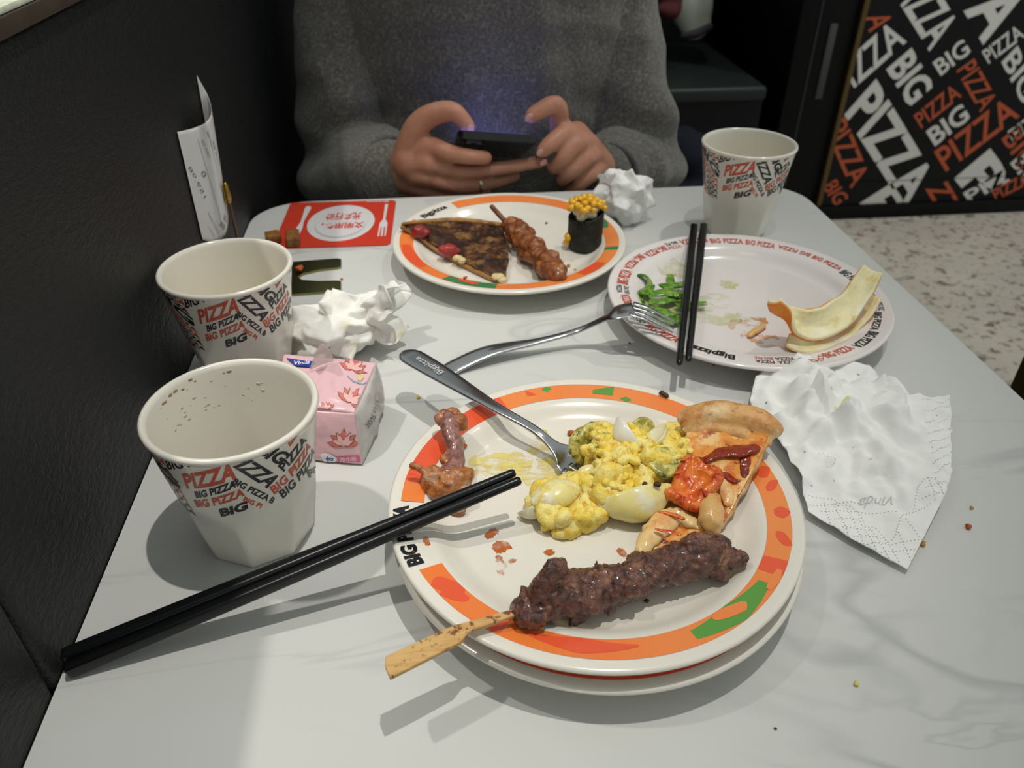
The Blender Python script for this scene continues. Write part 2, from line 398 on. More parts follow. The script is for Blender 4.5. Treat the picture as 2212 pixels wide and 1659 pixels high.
M_pink = mat('pink_tissue_wrapper', 'e7bcc3', .25, spec=.5, bump=(('soft', 60, .35, .003), ('noise', 160, .15, .001)), coat=.4)
M_film = mat('clear_plastic_film', 'e8e2dd', .12, spec=.5, alpha=.5, coat=.5, bump=(('soft', 90, .5, .003), ('noise', 200, .3, .001)))
M_pk_pet = mat('salmon_petal_print', 'd87272', .35); M_pk_pet2 = mat('pale_petal_print', 'edb9b6', .35); M_pk_line = mat('gold_petal_outline_print', '9a7046', .35)
M_pk_blue = mat('blue_logo_print', '23439f', .3); M_pk_grey = mat('grey_blue_scroll_print', '93a3b5', .4); M_pk_yel = mat('pale_yellow_leaf_print', 'd8cf8e', .4); M_pk_deep = mat('deep_pink_print', 'd9688c', .35)
M_pk_white = mat('white_logo_print', 'e9e9ee', .4); M_pk_txt = mat('dark_small_print', '4a4248', .5)
M_card = mat('red_table_card', 'c93a26', .4, spec=.4); M_card_w = mat('white_card_print', 'd4d2d4', .45); M_card_s = mat('grey_card_print', 'b9b6ba', .45)
M_gold = mat('mirror_gold_plate', '8f8a5a', .2, 1.0)
M_goldr = mat('gold_clip', 'a48b45', .22, 1.0)
M_copper = mat('copper_rod', '6f5548', .35, .7)
M_paper = mat('thermal_receipt_paper', 'd2d0d0', .6, spec=.3)
M_toner = mat('grey_receipt_print', '55545a', .6); M_toner2 = mat('pale_receipt_print', '9a9899', .6)
M_skin = mat('skin', 'c58f76', .45, spec=.4, layers=(('noise', 30, .42, .7, 'b67a63'),), sss=.18, sss_col=(1, .35, .2), bump=(('noise', 300, .15, .0008),))
M_nail = mat('fingernail', 'd9a699', .25, spec=.5)
M_knit = mat('grey_wool_knit', '75726c', .95, spec=.1, layers=(('noise', 520, .42, .60, '56534e'), ('noise', 260, .5, .66, '8c8982')), bump=(('noise', 700, .6, .002), ('noise', 240, .3, .002)), sheen=.35)
M_trous = mat('dark_navy_trousers', '191d28', .8, spec=.2, bump=(('noise', 300, .3, .001),))
M_hair = mat('black_hair', '15110f', .45, spec=.4, bump=(('noise', 120, .8, .004, (1, 1, .1)),))
M_eye = mat('eye_white', 'dcd8d2', .2); M_iris = mat('dark_iris', '20130c', .15); M_lip = mat('lips', 'b0695f', .4)
M_phone = mat('black_phone_glass', '14181a', .16, spec=.5, coat=.3); M_phoneb = mat('dark_bronze_phone_back', '3a2c28', .2, .3, coat=.5)
M_lens = mat('camera_lens_glass', '07080a', .05, spec=.8, coat=1.0)
M_screen = mat('lit_phone_screen', '101018', .1, emis=('8f90f5', 1.5))
M_silver = mat('silver_ring', 'd5d5d2', .2, 1.0)
M_cloth_w = mat('off_white_garment', 'a9ada1', .85, bump=(('noise', 60, .4, .004),)); M_cuff = mat('dark_purple_cuff', '2f2530', .8); M_redcl = mat('dark_red_fabric', '4a1515', .8)
M_sugar = mat('brown_biscuit', '8f5f2a', .6, layers=(('noise', 120, .45, .65, '5f3a17'),), bump=(('noise', 200, .6, .002),))
M_crumb = mat('golden_crumb', 'b98436', .6); M_crumb_d = mat('brown_crumb', '4a2c1b', .6); M_crumb_y = mat('yellow_crumb', 'd8c558', .5); M_crumb_o = mat('orange_crumb', 'b35a1e', .5)
M_water = mat('water', 'e9e9e2', .03, trans=.9, ior=1.33, spec=.5)
M_sm_y = mat('yellow_smear', 'efdf86', .3, alpha_noise=('noise', 70, .40, .58, .85, (1, 2.2, 1, -.2)))
M_sm_o = mat('orange_smear', 'c4641f', .25, alpha_noise=('noise', 110, .38, .56, .9))
M_sm_g = mat('green_smear', 'ccd08a', .3, alpha_noise=('noise', 50, .42, .66, .6))
M_sm_b = mat('tea_stain', 'b39a80', .4, alpha_noise=('noise', 160, .5, .62, .7))
# ================================================================== THE SETTING
def plain(name, g, m, parent=None, smooth='auto'):
    o = obj(name, g, m, parent, smooth)
    if parent is None: o['kind'] = 'structure'
    return o
# floor of large speckled tiles with thin joints
fl = thing('floor', 'pale speckled stone floor beside the table', 'floor', (1.0, 1.0, -.02), kind='structure')
_ts = .8; _x0, _y0 = -1.25, -1.0
_tile = None
for i in range(6):
    for j in range(6):
        bm = box(new(), (_x0 + i * _ts + .001, _y0 + j * _ts + .001, -.02), (_x0 + (i + 1) * _ts - .001, _y0 + (j + 1) * _ts - .001, 0), .0012, 1)
        obj('tile', bm, M_floor, fl, 'auto')
obj('tile_bed', box(new(), (_x0, _y0, -.06), (_x0 + 6 * _ts, _y0 + 6 * _ts, -.0205)), M_blackp, fl, False)

WX = -.1915                                             # face of the upholstered partition along the table
_wt = PX(0, 86, WX).z
seamY = P(122, 1488).y
wl = thing('wall_left', 'black leatherette booth partition beside the table', 'partition', (-.25, .8, 0), kind='structure')
obj('core', box(new(), (-.33, -.45, 0), (-.205, 2.6, _wt - .001)), M_black, wl, False)
def leather_panel(y0, y1):
    bm = box(new(), (-.206, y0 + .0006, .02), (WX, y1 - .0006, _wt - .0005), .004, 3)
    return obj('upholstered_panel', bm, M_leather, wl, 'auto')
leather_panel(seamY, 1.05); leather_panel(-.44, seamY); leather_panel(1.05, 2.58)
obj('edge_trim', box(new(), (-.34, -.45, _wt), (WX + .003, 2.6, _wt + .009), .0012, 2), M_brown, wl, 'auto', label='dark brown wooden edge strip')
obj('stone_cap', box(new(), (-.36, -.45, _wt + .0092), (WX + .002, 2.6, _wt + .0125), .001, 2), M_ledge, wl, 'auto', label='pale stone cap on the partition')

_pb = P(1990, 464, -TT); PNY = _pb.y                    # front of the printed panel
ws = box(new(), (-1.35, -1.0, 0), (-1.25, 3.72, 2.4)); plain('wall_side', ws, mat('warm_grey_wall', '6f6a62', .7))
tag(bpy.data.objects['wall_side'], 'plain wall beyond the booth partition', 'wall')
wb = box(new(), (-1.25, 3.62, 0), (3.5, 3.72, 2.4)); plain('wall_back', wb, M_black)
tag(bpy.data.objects['wall_back'], 'dark wall behind the far bench', 'wall')

# black post between the far bench and the printed panel
postX0 = PY(1690, 250, PNY).x; panX0 = PY(1772, 436, PNY).x
po = thing('partition_post', 'wide black partition post beside the printed panel', 'post', ((postX0 + panX0) / 2, PNY + .06, 0), kind='structure')
obj('post_body', box(new(), (postX0, PNY + .01, 0), (panX0 - .012, PNY + .9, 2.3), .004, 2), M_black, po, 'auto')
sx = PY(1790, 120, PNY).x
obj('metal_strip', box(new(), (sx - .012, PNY + .004, PY(1775, 215, PNY).z), (sx + .012, PNY + .012, PY(1790, 52, PNY).z), .003, 2), mat('dull_steel_strip', '4a4d4e', .4, .6), po, 'auto', label='dull metal strip')
obj('strip_edge', box(new(), (sx - .05, PNY + .006, .02), (sx - .046, PNY + .011, 1.8), .001, 1), mat('dull_steel_strip', '4a4d4e', .4, .6), po, 'auto')

# printed panel with BIG PIZZA lettering
pn = thing('printed_panel', 'black panel printed with white and orange slanted lettering, on the aisle floor', 'sign panel', (panX0 + .5, PNY, 0))
bz = PY(1990, 436, PNY).z
panX1 = panX0 + 1.35
obj('board', box(new(), (panX0, PNY, bz), (panX1, PNY + .05, 2.2), .001, 1), M_blackp, pn, 'auto')
obj('plinth', box(new(), (panX0 - .012, PNY - .012, 0), (panX1, PNY + .05, bz - .001), .002, 2), M_black, pn, 'auto')
obj('brass_trim', box(new(), (panX0 - .012, PNY - .006, bz), (panX0 + .004, PNY + .05, 2.2), .002, 2), M_brass, pn, 'auto', label='thin brass edge trim')
stripz = PY(1990, 388, PNY).z
obj('joint_line', box(new(), (panX0 + .004, PNY - .0012, stripz - .001), (panX1, PNY + .001, stripz + .001)), M_black, pn, False)
def panel_words(words, name, m):
    for body, o, a, b, bold in words:              # every word is a piece of its own
        bm = new()
        q = [PY(1700 + c[0] / 3.19, c[1] / 3.19, PNY) for c in (o, a, b)]
        text_flat(bm, body, aff(*[(v.x, v.z) for v in q]), bold)
        clip(bm, panX0 + .005, panX1, 0); clip(bm, bz + .001, 2.19, 1)
        lay(bm, lambda x, y: Vector((x, PNY - .0008, y)))
        if len(bm.faces): obj(name, bm, m, pn, False)
panel_words([('PIZZA', (395, 790), (813, 1440), (615, 540), .03), ('BIG', (680, 480), (840, 740), (860, 325), .03), ('PIZZA', (380, 680), (825, 288), (285, 525), .02),
    ('PIZZA', (731, -47), (980, 355), (941, -252), .02), ('BIG', (1060, 525), (1270, 360), (1000, 430), .02), ('BIG', (1020, 1010), (1266, 815), (955, 905), .025),
    ('A', (1215, 75), (1350, 310), (1560, -180), .03), ('PIZZA', (1390, 440), (1640, 250), (1340, 355), .015), ('BIG', (1475, 430), (1620, 720), (1590, 310), .02),
    ('P', (1150, 1230), (1300, 1420), (1400, 1020), .04), ('PI', (500, 1400), (680, 1640), (720, 1260), .02), ('PIZ', (1260, 1400), (1540, 1240), (1210, 1330), .02),
    ('PIZZA', (760, -520), (1050, -90), (960, -660), .02)], 'white_lettering', M_white_print)
panel_words([('A', (535, 120), (565, 225), (700, 65), .01), ('PIZZA', (925, 885), (1205, 662), (870, 795), .015), ('PIZZA', (1095, 1185), (1605, 800), (1010, 1045), .015),
    ('PIZZA', (1165, 490), (1330, 775), (1290, 400), .01), ('BIG', (1475, 960), (1620, 1190), (1600, 855), .015), ('PIZZA', (265, 900), (440, 1300), (400, 800), .015),
    ('BIG', (240, 1290), (330, 1420), (340, 1230), .02), ('ZZ', (950, 1300), (1060, 1480), (1100, 1240), .02), ('PIZZA', (1440, 1380), (1680, 1260), (1405, 1310), .02),
    ('BIG', (1330, -150), (1560, -330), (1270, -250), .02)], 'orange_lettering', M_orange_print)

# the same slanted words go on above and beside what the picture shows
_rw = random.Random(5); _xe = PY(2230, 200, PNY).x; _ze = PY(1990, -60, PNY).z
for i in range(9):
    for j in range(10):
        x = panX0 + .08 + i * .15; z = bz + .08 + j * .17
        if x < _xe - .02 and z < _ze + .02: continue
        sgn = 1 if (i + j) % 2 else -1; an = R_(42) * sgn; ln_ = .17; ht = _rw.uniform(.045, .075); body = _rw.choice(('PIZZA', 'BIG', 'BIG PIZZA', 'PIZZA'))
        if body == 'BIG': ln_ = .13
        o2 = (x - math.cos(an) * ln_ / 2, z - math.sin(an) * ln_ / 2); a2 = (x + math.cos(an) * ln_ / 2, z + math.sin(an) * ln_ / 2); b2 = (o2[0] - math.sin(an) * ht, o2[1] + math.cos(an) * ht)
        bm = new(); text_flat(bm, body, aff(o2, a2, b2), .02); clip(bm, panX0 + .005, panX1, 0); clip(bm, bz + .001, 2.19, 1)
        lay(bm, lambda x, y: Vector((x, PNY - .0008, y)))
        if len(bm.faces):
            w_ = _rw.random() < .6; obj('white_lettering' if w_ else 'orange_lettering', bm, M_white_print if w_ else M_orange_print, pn, False)

# far bench in the next booth
fbY = P(1555, 190, -.30).y; fbX1 = PY(1664, 180, fbY).x
fb = thing('far_bench', 'dark green-black upholstered bench beyond the seated person', 'bench', (fbX1 - .6, fbY + .3, 0))
obj('bench_base', box(new(), (-.188, fbY + .03, 0), (fbX1, fbY + .62, TT - .345), .004, 2), M_black, fb, 'auto')
obj('seat_cushion', box(new(), (-.188, fbY, TT - .344), (fbX1 - .002, fbY + .62, TT - .30), .014, 4), M_leather_d, fb, 'auto')
obj('backrest', box(new(), (-.188, fbY + .625, 0), (fbX1, fbY + .74, TT + .35), .02, 4), M_leather_d, fb, 'auto')

# bench the person sits on (low, mostly hidden behind the table)
nb = thing('near_bench', 'black upholstered bench under the seated person', 'bench', (.2, 1.15, 0))
obj('bench_base', box(new(), (-.19, .98, 0), (.62, 1.38, TT - .352), .004, 2), M_black, nb, 'auto')
obj('seat_cushion', box(new(), (-.19, .95, TT - .35), (.63, 1.40, TT - .30), .015, 4), M_leather_d, nb, 'auto')
obj('backrest', box(new(), (-.19, 1.402, 0), (.63, 1.47, TT - .16), .015, 4), M_leather_d, nb, 'auto')

# ------------------------------------------------------------------ table
tb = thing('table', 'white marble-look dining table with rounded corners', 'table', (.108, .29, 0))
obj('table_top', prism(new(), rrect(-.1908, -.26, .4068, .8305, .055, 10), TT - .03, TT, .0015), M_marble, tb, 'auto')
obj('column', box(new(), (.07, .25, .03), (.146, .33, TT - .045), .006, 2), M_black, tb, 'auto')
obj('foot_plate', box(new(), (-.10, .05, 0), (.316, .53, .03), .01, 3), M_black, tb, 'auto')
obj('top_bracket', box(new(), (-.06, .1, TT - .045), (.276, .48, TT - .0302), .004, 2), M_black, tb, 'auto')

# chair at the edge of the aisle
chX = P(2180, 830, -.12)
cx0, cy0 = chX.x, chX.y
ch = thing('wooden_chair', 'dark olive-brown wooden chair standing in the aisle beyond the table edge', 'chair', (cx0 + .22, cy0 - .2, 0))
for (ax, ay, h) in ((0, 0, TT - .02), (.40, 0, TT - .02), (0, -.42, .43), (.40, -.42, .43)):
    obj('leg', box(new(), (cx0 + ax, cy0 + ay - .04, 0), (cx0 + ax + .04, cy0 + ay, h), .004, 2), M_olive, ch, 'auto')
obj('seat', box(new(), (cx0, cy0 - .46, .431), (cx0 + .44, cy0 - .041, .47), .008, 2), M_olive, ch, 'auto')
obj('backrest', box(new(), (cx0 + .041, cy0 - .03, .53), (cx0 + .399, cy0 - .01, TT - .03), .004, 2), M_olive, ch, 'auto')
# ================================================================== CUPS
CUP_H, CUP_R, CUP_B = .090, .0440, .0285
def cup_r(z, th):
    """outer radius: round above, eight flat sides below"""
    t = z / CUP_H
    r = CUP_B + (CUP_R - CUP_B) * (t ** .92)
    k = max(0., min(1., (.56 - t) / .26)); k = k * k * (3 - 2 * k)
    a = (th % (math.pi / 4)) - math.pi / 8
    octr = math.cos(math.pi / 8) / math.cos(a) * 1.025
    return r * (1 - k + k * octr)
def cup_round(z): return CUP_B + (CUP_R - CUP_B) * ((z / CUP_H) ** .92)
def cup_body():
    bm = new(); n = 96; rings = []
    def ring(z, f, inset=0.): return [Vector(((f(z, 2 * math.pi * k / n) - inset) * math.cos(2 * math.pi * k / n), (f(z, 2 * math.pi * k / n) - inset) * math.sin(2 * math.pi * k / n), z)) for k in range(n)]
    def flat(z, r): return [Vector((r * math.cos(2 * math.pi * k / n), r * math.sin(2 * math.pi * k / n), z)) for k in range(n)]
    rings.append(flat(.0015, .0005)); rings.append(ring(.0015, cup_r, .006)); rings.append(ring(0., cup_r, .0045)); rings.append(ring(0., cup_r, .0012))
    for z in (.0008, .0025, .006, .011, .016, .021, .026, .031, .036, .041, .046, .051, .058, .065, .072, .079, .0835, .0866): rings.append(ring(z, cup_r))
    for z, d in ((.0870, .0007), (.0880, .0011), (.0890, .0009), (.0897, .0003), (.090, -.0006)): rings.append(flat(z, cup_round(.0866) + d))
    rings.append(flat(.0899, CUP_R - .0016)); rings.append(flat(.0892, CUP_R - .0029))
    for z in (.087, .082, .07, .055, .04, .028, .018, .011): rings.append(flat(z, cup_round(z) - .0030))
    rings.append(flat(.0075, cup_round(.008) - .0060)); rings.append(flat(.0065, .016)); rings.append(flat(.0062, .0005))
    loft(bm, rings); return bm
nearC = P(496, 874.5, CUP_H); nearC.z = TT
def cup_uv(px, py, c=nearC):
    """where the line of sight through a pixel meets the near cup: angle and height"""
    d = ray(px, py); t0 = .2
    for k in range(4000):
        q = CAM + d * (t0 + k * .00015)
        z = q.z - TT
        if 0 < z < .16 and (q.xy - c.xy).length <= cup_round(z):
            return (math.atan2(q.y - c.y, q.x - c.x), z)
    q = CAM + d * ((c - CAM).length)
    return (math.atan2(q.y - c.y, q.x - c.x), q.z - TT)
BAND = (.0425, .0862)
RM = .037                                               # radius used to unroll the print
def cup_lay(bm): return lay(bm, lambda x, y: Vector(((cup_r(y, x / RM) + .00022) * math.cos(x / RM), (cup_r(y, x / RM) + .00022) * math.sin(x / RM), y)))
_cw = {'k': [], 'r': []}
def cpx(c): return (100 + c[0] / 2.9105, 740 + c[1] / 2.9105)
for body, col, o, a, b, bold in (
    ('BIG PIZZA', 'k', (772, 797), (1150, 690), (745, 735), .01), ('PIZZA', 'r', (885, 917), (1197, 852), (852, 822), .02), ('BIG PIZZA', 'k', (945, 978), (1195, 908), (930, 935), .02),
    ('BIG PIZZA', 'r', (948, 1035), (1250, 960), (926, 988), .02), ('BIG', 'k', (1100, 1095), (1270, 1045), (1085, 1045), .03),
    ('PIZZA', 'k', (1112, 742), (1388, 916), (1236, 700), .015), ('BIG', 'k', (1298, 694), (1462, 770), (1392, 630), .02),
    ('BIG PIZZA B', 'k', (1165, 882), (1418, 1014), (1192, 850), .015), ('BIG PI', 'r', (1234, 992), (1346, 1042), (1250, 966), .015),
    ('BIG PIZZA', 'r', (1434, 955), (1662, 655), (1400, 912), .015), ('BIG PIZZA', 'k', (1487, 982), (1684, 690), (1457, 938), .015),
    ('PIZZA', 'k', (1492, 812), (1638, 612), (1452, 776), .015), ('ZZA', 'r', (1530, 655), (1592, 560), (1478, 610), .015),
    ('PIZZA', 'k', (1652, 852), (1700, 730), (1628, 805), .02), ('BIG PIZZA', 'k', (1600, 560), (1690, 440), (1580, 525), .01)):
    q = [cup_uv(*cpx(c)) for c in (o, a, b)]
    th0 = q[0][0]
    def un(p):
        t = p[0]
        while t - th0 > math.pi: t -= 2 * math.pi
        while t - th0 < -math.pi: t += 2 * math.pi
        return (t * RM, p[1])
    q = [un(p) for p in q]
    _cw[col].append((body, aff(*q), bold, q))
# the rest of the band: slanted lines of words running up and down by turns
_us = [v[0] for w in _cw['k'] + _cw['r'] for v in w[3]]
u_lo, u_hi = min(_us), max(_us)
rnd = random.Random(4)
u = u_hi + .001; full = 2 * math.pi * RM
blk = 0
gap = full - (u_hi - u_lo)
nb_ = max(1, round(gap / .028)); bw = gap / nb_
for blk in range(nb_):
    sgn = 1 if blk % 2 == 0 else -1
    sl = math.tan(R_(38)) * sgn
    y = BAND[0] - .022
    while y < BAND[1] + .022:
        body, hgt = rnd.choice((('BIG PIZZA', .0046), ('PIZZA', .0066), ('BIG PIZZA', .0036), ('PIZZA BIG', .0046), ('BIG', .0085), ('BIG PIZZA', .0042)))
        x0 = u + blk * bw + .0008; x1 = x0 + bw - .0016
        o = (x0, y if sgn > 0 else y + abs(sl) * (x1 - x0)); a = (x1, o[1] + sl * (x1 - x0))
        nlen = math.hypot(1, sl); b = (o[0] - sl / nlen * hgt * .35, o[1] + hgt / nlen * 1.15)
        _cw[rnd.choice('kkr')].append((body, aff(o, a, b), .015, None))
        y += hgt / nlen * 1.15 + .0022
def cup_print(col):
    bm = new()
    for body, fn, bold, _ in _cw[col]: text_flat(bm, body, fn, bold + .018)
    clip(bm, *BAND, axis=1); gridcut(bm, .0035, (0,)); gridcut(bm, .006, (1,))
    return cup_lay(bm)
def make_cup(loc, rz, label):
    c = thing('cup', label, 'cup', loc, 'printed tumblers on the table')
    return c
ROOT['_'] = Vector((0, 0, 0))
cup0 = thing('cup', 'empty-looking printed tumbler standing nearest, with brown specks inside its rim', 'cup', (0, 0, 0), 'printed white tumblers')
obj('body', cup_body(), M_cer, cup0)
obj('black_lettering', cup_print('k'), M_ink, cup0, False)
obj('red_lettering', cup_print('r'), M_red, cup0, False)
cup1 = copy_tree(cup0); cup2 = copy_tree(cup0)
cup0.location = nearC
midC = P(486, 572, CUP_H); midC.z = TT; cup1.location = midC; cup1.rotation_euler.z = R_(8)
farC = P(1619.5, 306, CUP_H); farC.z = TT; cup2.location = farC; cup2.rotation_euler.z = R_(-22)
cup1['label'] = 'printed tumbler between the black partition and the crumpled tissue, behind another tumbler'
cup2['label'] = 'printed tumbler standing alone at the far corner of the table'
# a little water and dried brown specks in the near cup
wt = lathe(new(), [(0.0005, .0195), (.012, .0195), (cup_round(.0195) - .0034, .0195), (cup_round(.0195) - .0033, .0200), (.012, .0199), (.0005, .0199)], 48)
ROOT[cup0.name] = Vector((0, 0, 0)); ROOT[cup1.name] = Vector((0, 0, 0))
obj('water', wt, M_water, cup0, label='shallow clear water at the bottom')
rnd = random.Random(9)
def specks(n, a0, a1, z0, z1, sz):
    bm = new()
    for k in range(n):
        a = R_(rnd.uniform(a0, a1)); z = rnd.uniform(z0, z1); r = cup_round(z) - .0030
        s = sz * rnd.uniform(.5, 1.6)
        M = Matrix.Translation((r * math.cos(a), r * math.sin(a), z)) @ Euler((0, 0, a)).to_matrix().to_4x4() @ Matrix.Diagonal((.0003, s * 1.6, s, 1))
        bmesh.ops.create_uvsphere(bm, u_segments=8, v_segments=6, radius=1, matrix=M)
    return bm
o = obj('dried_specks', specks(9, 95, 168, .0835, .0868, .0008), mat('dried_brown_residue', 'a58a6c', .5), cup0, label='dried brown residue'); o['kind'] = 'stuff'
o = obj('pale_specks', specks(26, 70, 165, .066, .083, .0006), mat('pale_brown_residue', 'c9bda9', .5), cup0, label='faint brown specks'); o['kind'] = 'stuff'
tea = lathe(new(), [(0.0005, .047), (.02, .047), (cup_round(.047) - .0034, .047), (cup_round(.047) - .0033, .0475), (.02, .0474), (.0005, .0474)], 48)
obj('drink', tea, mat('pale_milky_tea', 'd9cda6', .15), cup1, label='pale milky drink')
dr = lathe(new(), [(0.0005, .044), (.02, .044), (cup_round(.044) - .0034, .044), (cup_round(.044) - .0033, .0445), (.02, .0444), (.0005, .0444)], 48)
ROOT[cup2.name] = Vector((0, 0, 0))
obj('drink', dr, mat('pale_yellow_drink', 'dcd5ad', .15), cup2, label='pale yellowish drink')
# ================================================================== PLATES
PR0 = .1108
PROF = [(.0005, .0115), (.04, .0115), (.072, .0115), (.0755, .0119), (.079, .0129), (.082, .0145), (.0845, .0163), (.087, .0181), (.0895, .0194), (.0925, .0203), (.099, .0213), (.105, .0222), (.1083, .0227), (.1097, .0226), (.1106, .0219), (.1108, .0208), (.1103, .0198), (.109, .0191), (.105, .0183), (.0925, .0162), (.087, .0126), (.080, .0085), (.0745, .0058), (.0725, .0002), (.0715, 0), (.067, 0), (.066, .0004), (.064, .005), (.04, .0055), (.0005, .0055)]
def plate_z(r, R):
    r = r * PR0 / R; pr = PROF[:13]
    for (a, za), (b, zb) in zip(pr, pr[1:]):
        if r <= b: return za + (zb - za) * max(0, (r - a) / (b - a))
    return pr[-1][1]
def plate_body(c, R):
    k = R / PR0; return lathe(new(), [(r * k if r > .001 else r, z) for r, z in PROF], 128, c)
class Plate:
    def __init__(self, name, label, c, R, m, group=None):
        self.c, self.R = Vector(c), R
        self.t = thing(name, label, 'plate', c, group)
        obj('dish', plate_body(c, R), m, self.t)
    def polar(self, px, py, dz=.021):          # pixel on the rim -> (angle, radius)
        q = P(px, py, self.c.z - TT + dz) - self.c; return (math.atan2(q.y, q.x), math.hypot(q.x, q.y))
    def lay(self, bm, off=.00018):             # plan (arc along radius R, distance from the centre)
        c, R = self.c, self.R
        return lay(bm, lambda x, y: Vector((c.x + y * math.cos(x / R), c.y + y * math.sin(x / R), c.z + plate_z(y, R) + off)))
    def arc(self, name, a0, a1, r0, r1, m, off=.00018):     # angles in degrees
        bm = new(); R = self.R; n = max(2, int(abs(a1 - a0) / 2)); k = R / PR0
        rows = [r0 * k + (r1 - r0) * k * j / 4 for j in range(5)]
        vs = [[bm.verts.new((R_(a0 + (a1 - a0) * i / n) * R, r, 0)) for r in rows] for i in range(n + 1)]
        for i in range(n):
            for j in range(4): bm.faces.new((vs[i][j], vs[i + 1][j], vs[i + 1][j + 1], vs[i][j + 1]))
        return obj(name, self.lay(bm, off), m, self.t, label=None)
    def shape(self, name, pts, m, off=.0003, wrap=None):     # outline of pixels on the rim
        bm = new(); q = []
        for p in pts:
            a, r = self.polar(*p)
            if wrap is not None:
                while a - wrap > math.pi: a -= 2 * math.pi
                while a - wrap < -math.pi: a += 2 * math.pi
            q.append((a * self.R, r))
        k = self.R / PR0
        poly_flat(bm, q); clip(bm, .0915 * k, .1042 * k, 1); bmesh.ops.triangulate(bm, faces=bm.faces[:]); gridcut(bm, .004)
        return obj(name, self.lay(bm, off), m, self.t, False)
    def leaf(self, name, adeg, wdeg, r_in, r_out, m, skew=0., off=.0003):       # pointed petal across the band
        bm = new(); k = self.R / PR0; pts = []
        for i in range(9):
            f = i / 8; w = math.sin(math.pi * min(1, .12 + f * .88)) * wdeg / 2
            pts.append((R_(adeg - w + skew * f) * self.R, (r_in + (r_out - r_in) * f) * k))
        for i in range(8, -1, -1):
            f = i / 8; w = math.sin(math.pi * min(1, .12 + f * .88)) * wdeg / 2
            pts.append((R_(adeg + w + .01 + skew * f) * self.R, (r_in + (r_out - r_in) * f) * k))
        poly_flat(bm, pts); clip(bm, .0915 * k, .1042 * k, 1); bmesh.ops.triangulate(bm, faces=bm.faces[:]); gridcut(bm, .005)
        return obj(name, self.lay(bm, off), m, self.t, False)
    def word(self, name, body, adeg, length, r0, r1, m, flip=False, bold=.02, off=.0004):   # lettering along the rim, base towards the centre unless flipped
        bm = new(); k = self.R / PR0; R = self.R
        x = R_(adeg) * R; h = length / 2 * R / ((r0 + r1) / 2 * k)
        if flip: text_flat(bm, body, lambda s, t: (x - h + 2 * h * s, (r1 + (r0 - r1) * t) * k), bold)
        else: text_flat(bm, body, lambda s, t: (x + h - 2 * h * s, (r0 + (r1 - r0) * t) * k), bold)
        gridcut(bm, .004)
        return obj(name, self.lay(bm, off), m, self.t, False)

nearP = P(1290, 1133, .0353); nearP = Vector((.0762, .3079, 0))
PB = Plate('plate', 'lower orange-rimmed plate of the stack of two, mostly hidden under the other', V(.0775, .3065, 0), .1108, M_cer, 'orange-rimmed plates')
PN = Plate('plate', 'upper orange-rimmed plate of the stack, with egg salad, pizza, a bone and a skewer', V(.0762, .3079, .0125), .1108, M_cer, 'orange-rimmed plates')
PF = Plate('plate', 'orange-rimmed plate in front of the seated person, with dark pizza, skewer and sushi', V(.0667, .6697, 0), .1078, M_cer, 'orange-rimmed plates')
PRt = Plate('plate', 'white plate with a lettered rim, holding orange peel and green pepper strips', V(.2485, .544, 0), .1128, M_cer_p)

# rim bands; angles: 0 = to the right, 90 = away from the camera, 180 = to the left
a_top = math.degrees(PN.polar(880, 1085)[0]); a_bot = math.degrees(PN.polar(912, 1232)[0])
if a_top < 0: a_top += 360
if a_bot < 0: a_bot += 360
PN.arc('rim_band', a_bot - 360, a_top, .0918, .104, M_or)
PB.arc('rim_band', -180, 120, .0918, .104, M_or2)
PN.shape('rim_patch', [(862, 1050), (905, 1050), (975, 930), (1010, 885), (1052, 868), (1062, 880), (1040, 850), (985, 865), (930, 900), (880, 970), (858, 1030)], M_or2, wrap=math.pi)
A = lambda px, py: math.degrees(PN.polar(px, py)[0])
def patch(pl, a0, a1, r0, r1, m, name='rim_patch', off=.0003, taper=0.):
    bm = new(); R = pl.R; k = R / PR0; n = max(4, int(abs(a1 - a0) / 2)); lo = []; hi = []
    for i in range(n + 1):
        f = i / n; th = R_(a0 + (a1 - a0) * f) * R
        w = 1 - taper * abs(2 * f - 1) if taper >= 0 else 1 + taper * f
        mid = (r0 + r1) / 2; hw = (r1 - r0) / 2 * w
        if taper < 0: lo.append((th, r0 * k)); hi.append((th, (r0 + (r1 - r0) * w + 1e-5) * k))
        else: lo.append((th, (mid - hw - 1e-5) * k)); hi.append((th, (mid + hw + 1e-5) * k))
    vs = [[bm.verts.new((a[0], a[1] + (b[1] - a[1]) * j / 3, 0)) for j in range(4)] for a, b in zip(lo, hi)]
    for i in range(n):
        for j in range(3): bm.faces.new((vs[i][j], vs[i + 1][j], vs[i + 1][j + 1], vs[i][j + 1]))
    return obj(name, pl.lay(bm, off), m, pl.t)
# near plate: vermilion stretches, petals and green leaves
aL = [A(868, 1040) % 360, A(1045, 862) % 360]
patch(PN, A(1075, 858), aL[0], .0918, .104, M_or2)
patch(PN, aL[0], a_top, .0918, .104, M_or, off=.00035)
patch(PN, A(1130, 842), A(1150, 836), .098, .104, M_or2, taper=-1.)
patch(PN, A(1165, 832), A(1185, 828), .099, .104, M_gr, 'green_leaf', taper=.8)
patch(PN, A(1330, 822), A(1280, 822), .0955, .104, M_gr, 'green_leaf', taper=-.6)
patch(PN, A(1372, 845), A(1345, 840), .0918, .0965, M_gr, 'green_leaf', taper=.9)
patch(PN, A(1660, 990), A(1625, 960), .0918, .104, M_or2)
for px, py, w, sk in ((1690, 1020, 5, 2), (1705, 1055, 4, 3), (1708, 1110, 5, 0), (1712, 1160, 5, -4)):
    PN.leaf('petal', A(px, py), w, .096, .1045, M_or2, sk)
patch(PN, A(1700, 1215), A(1690, 1250), .0918, .104, M_or2)
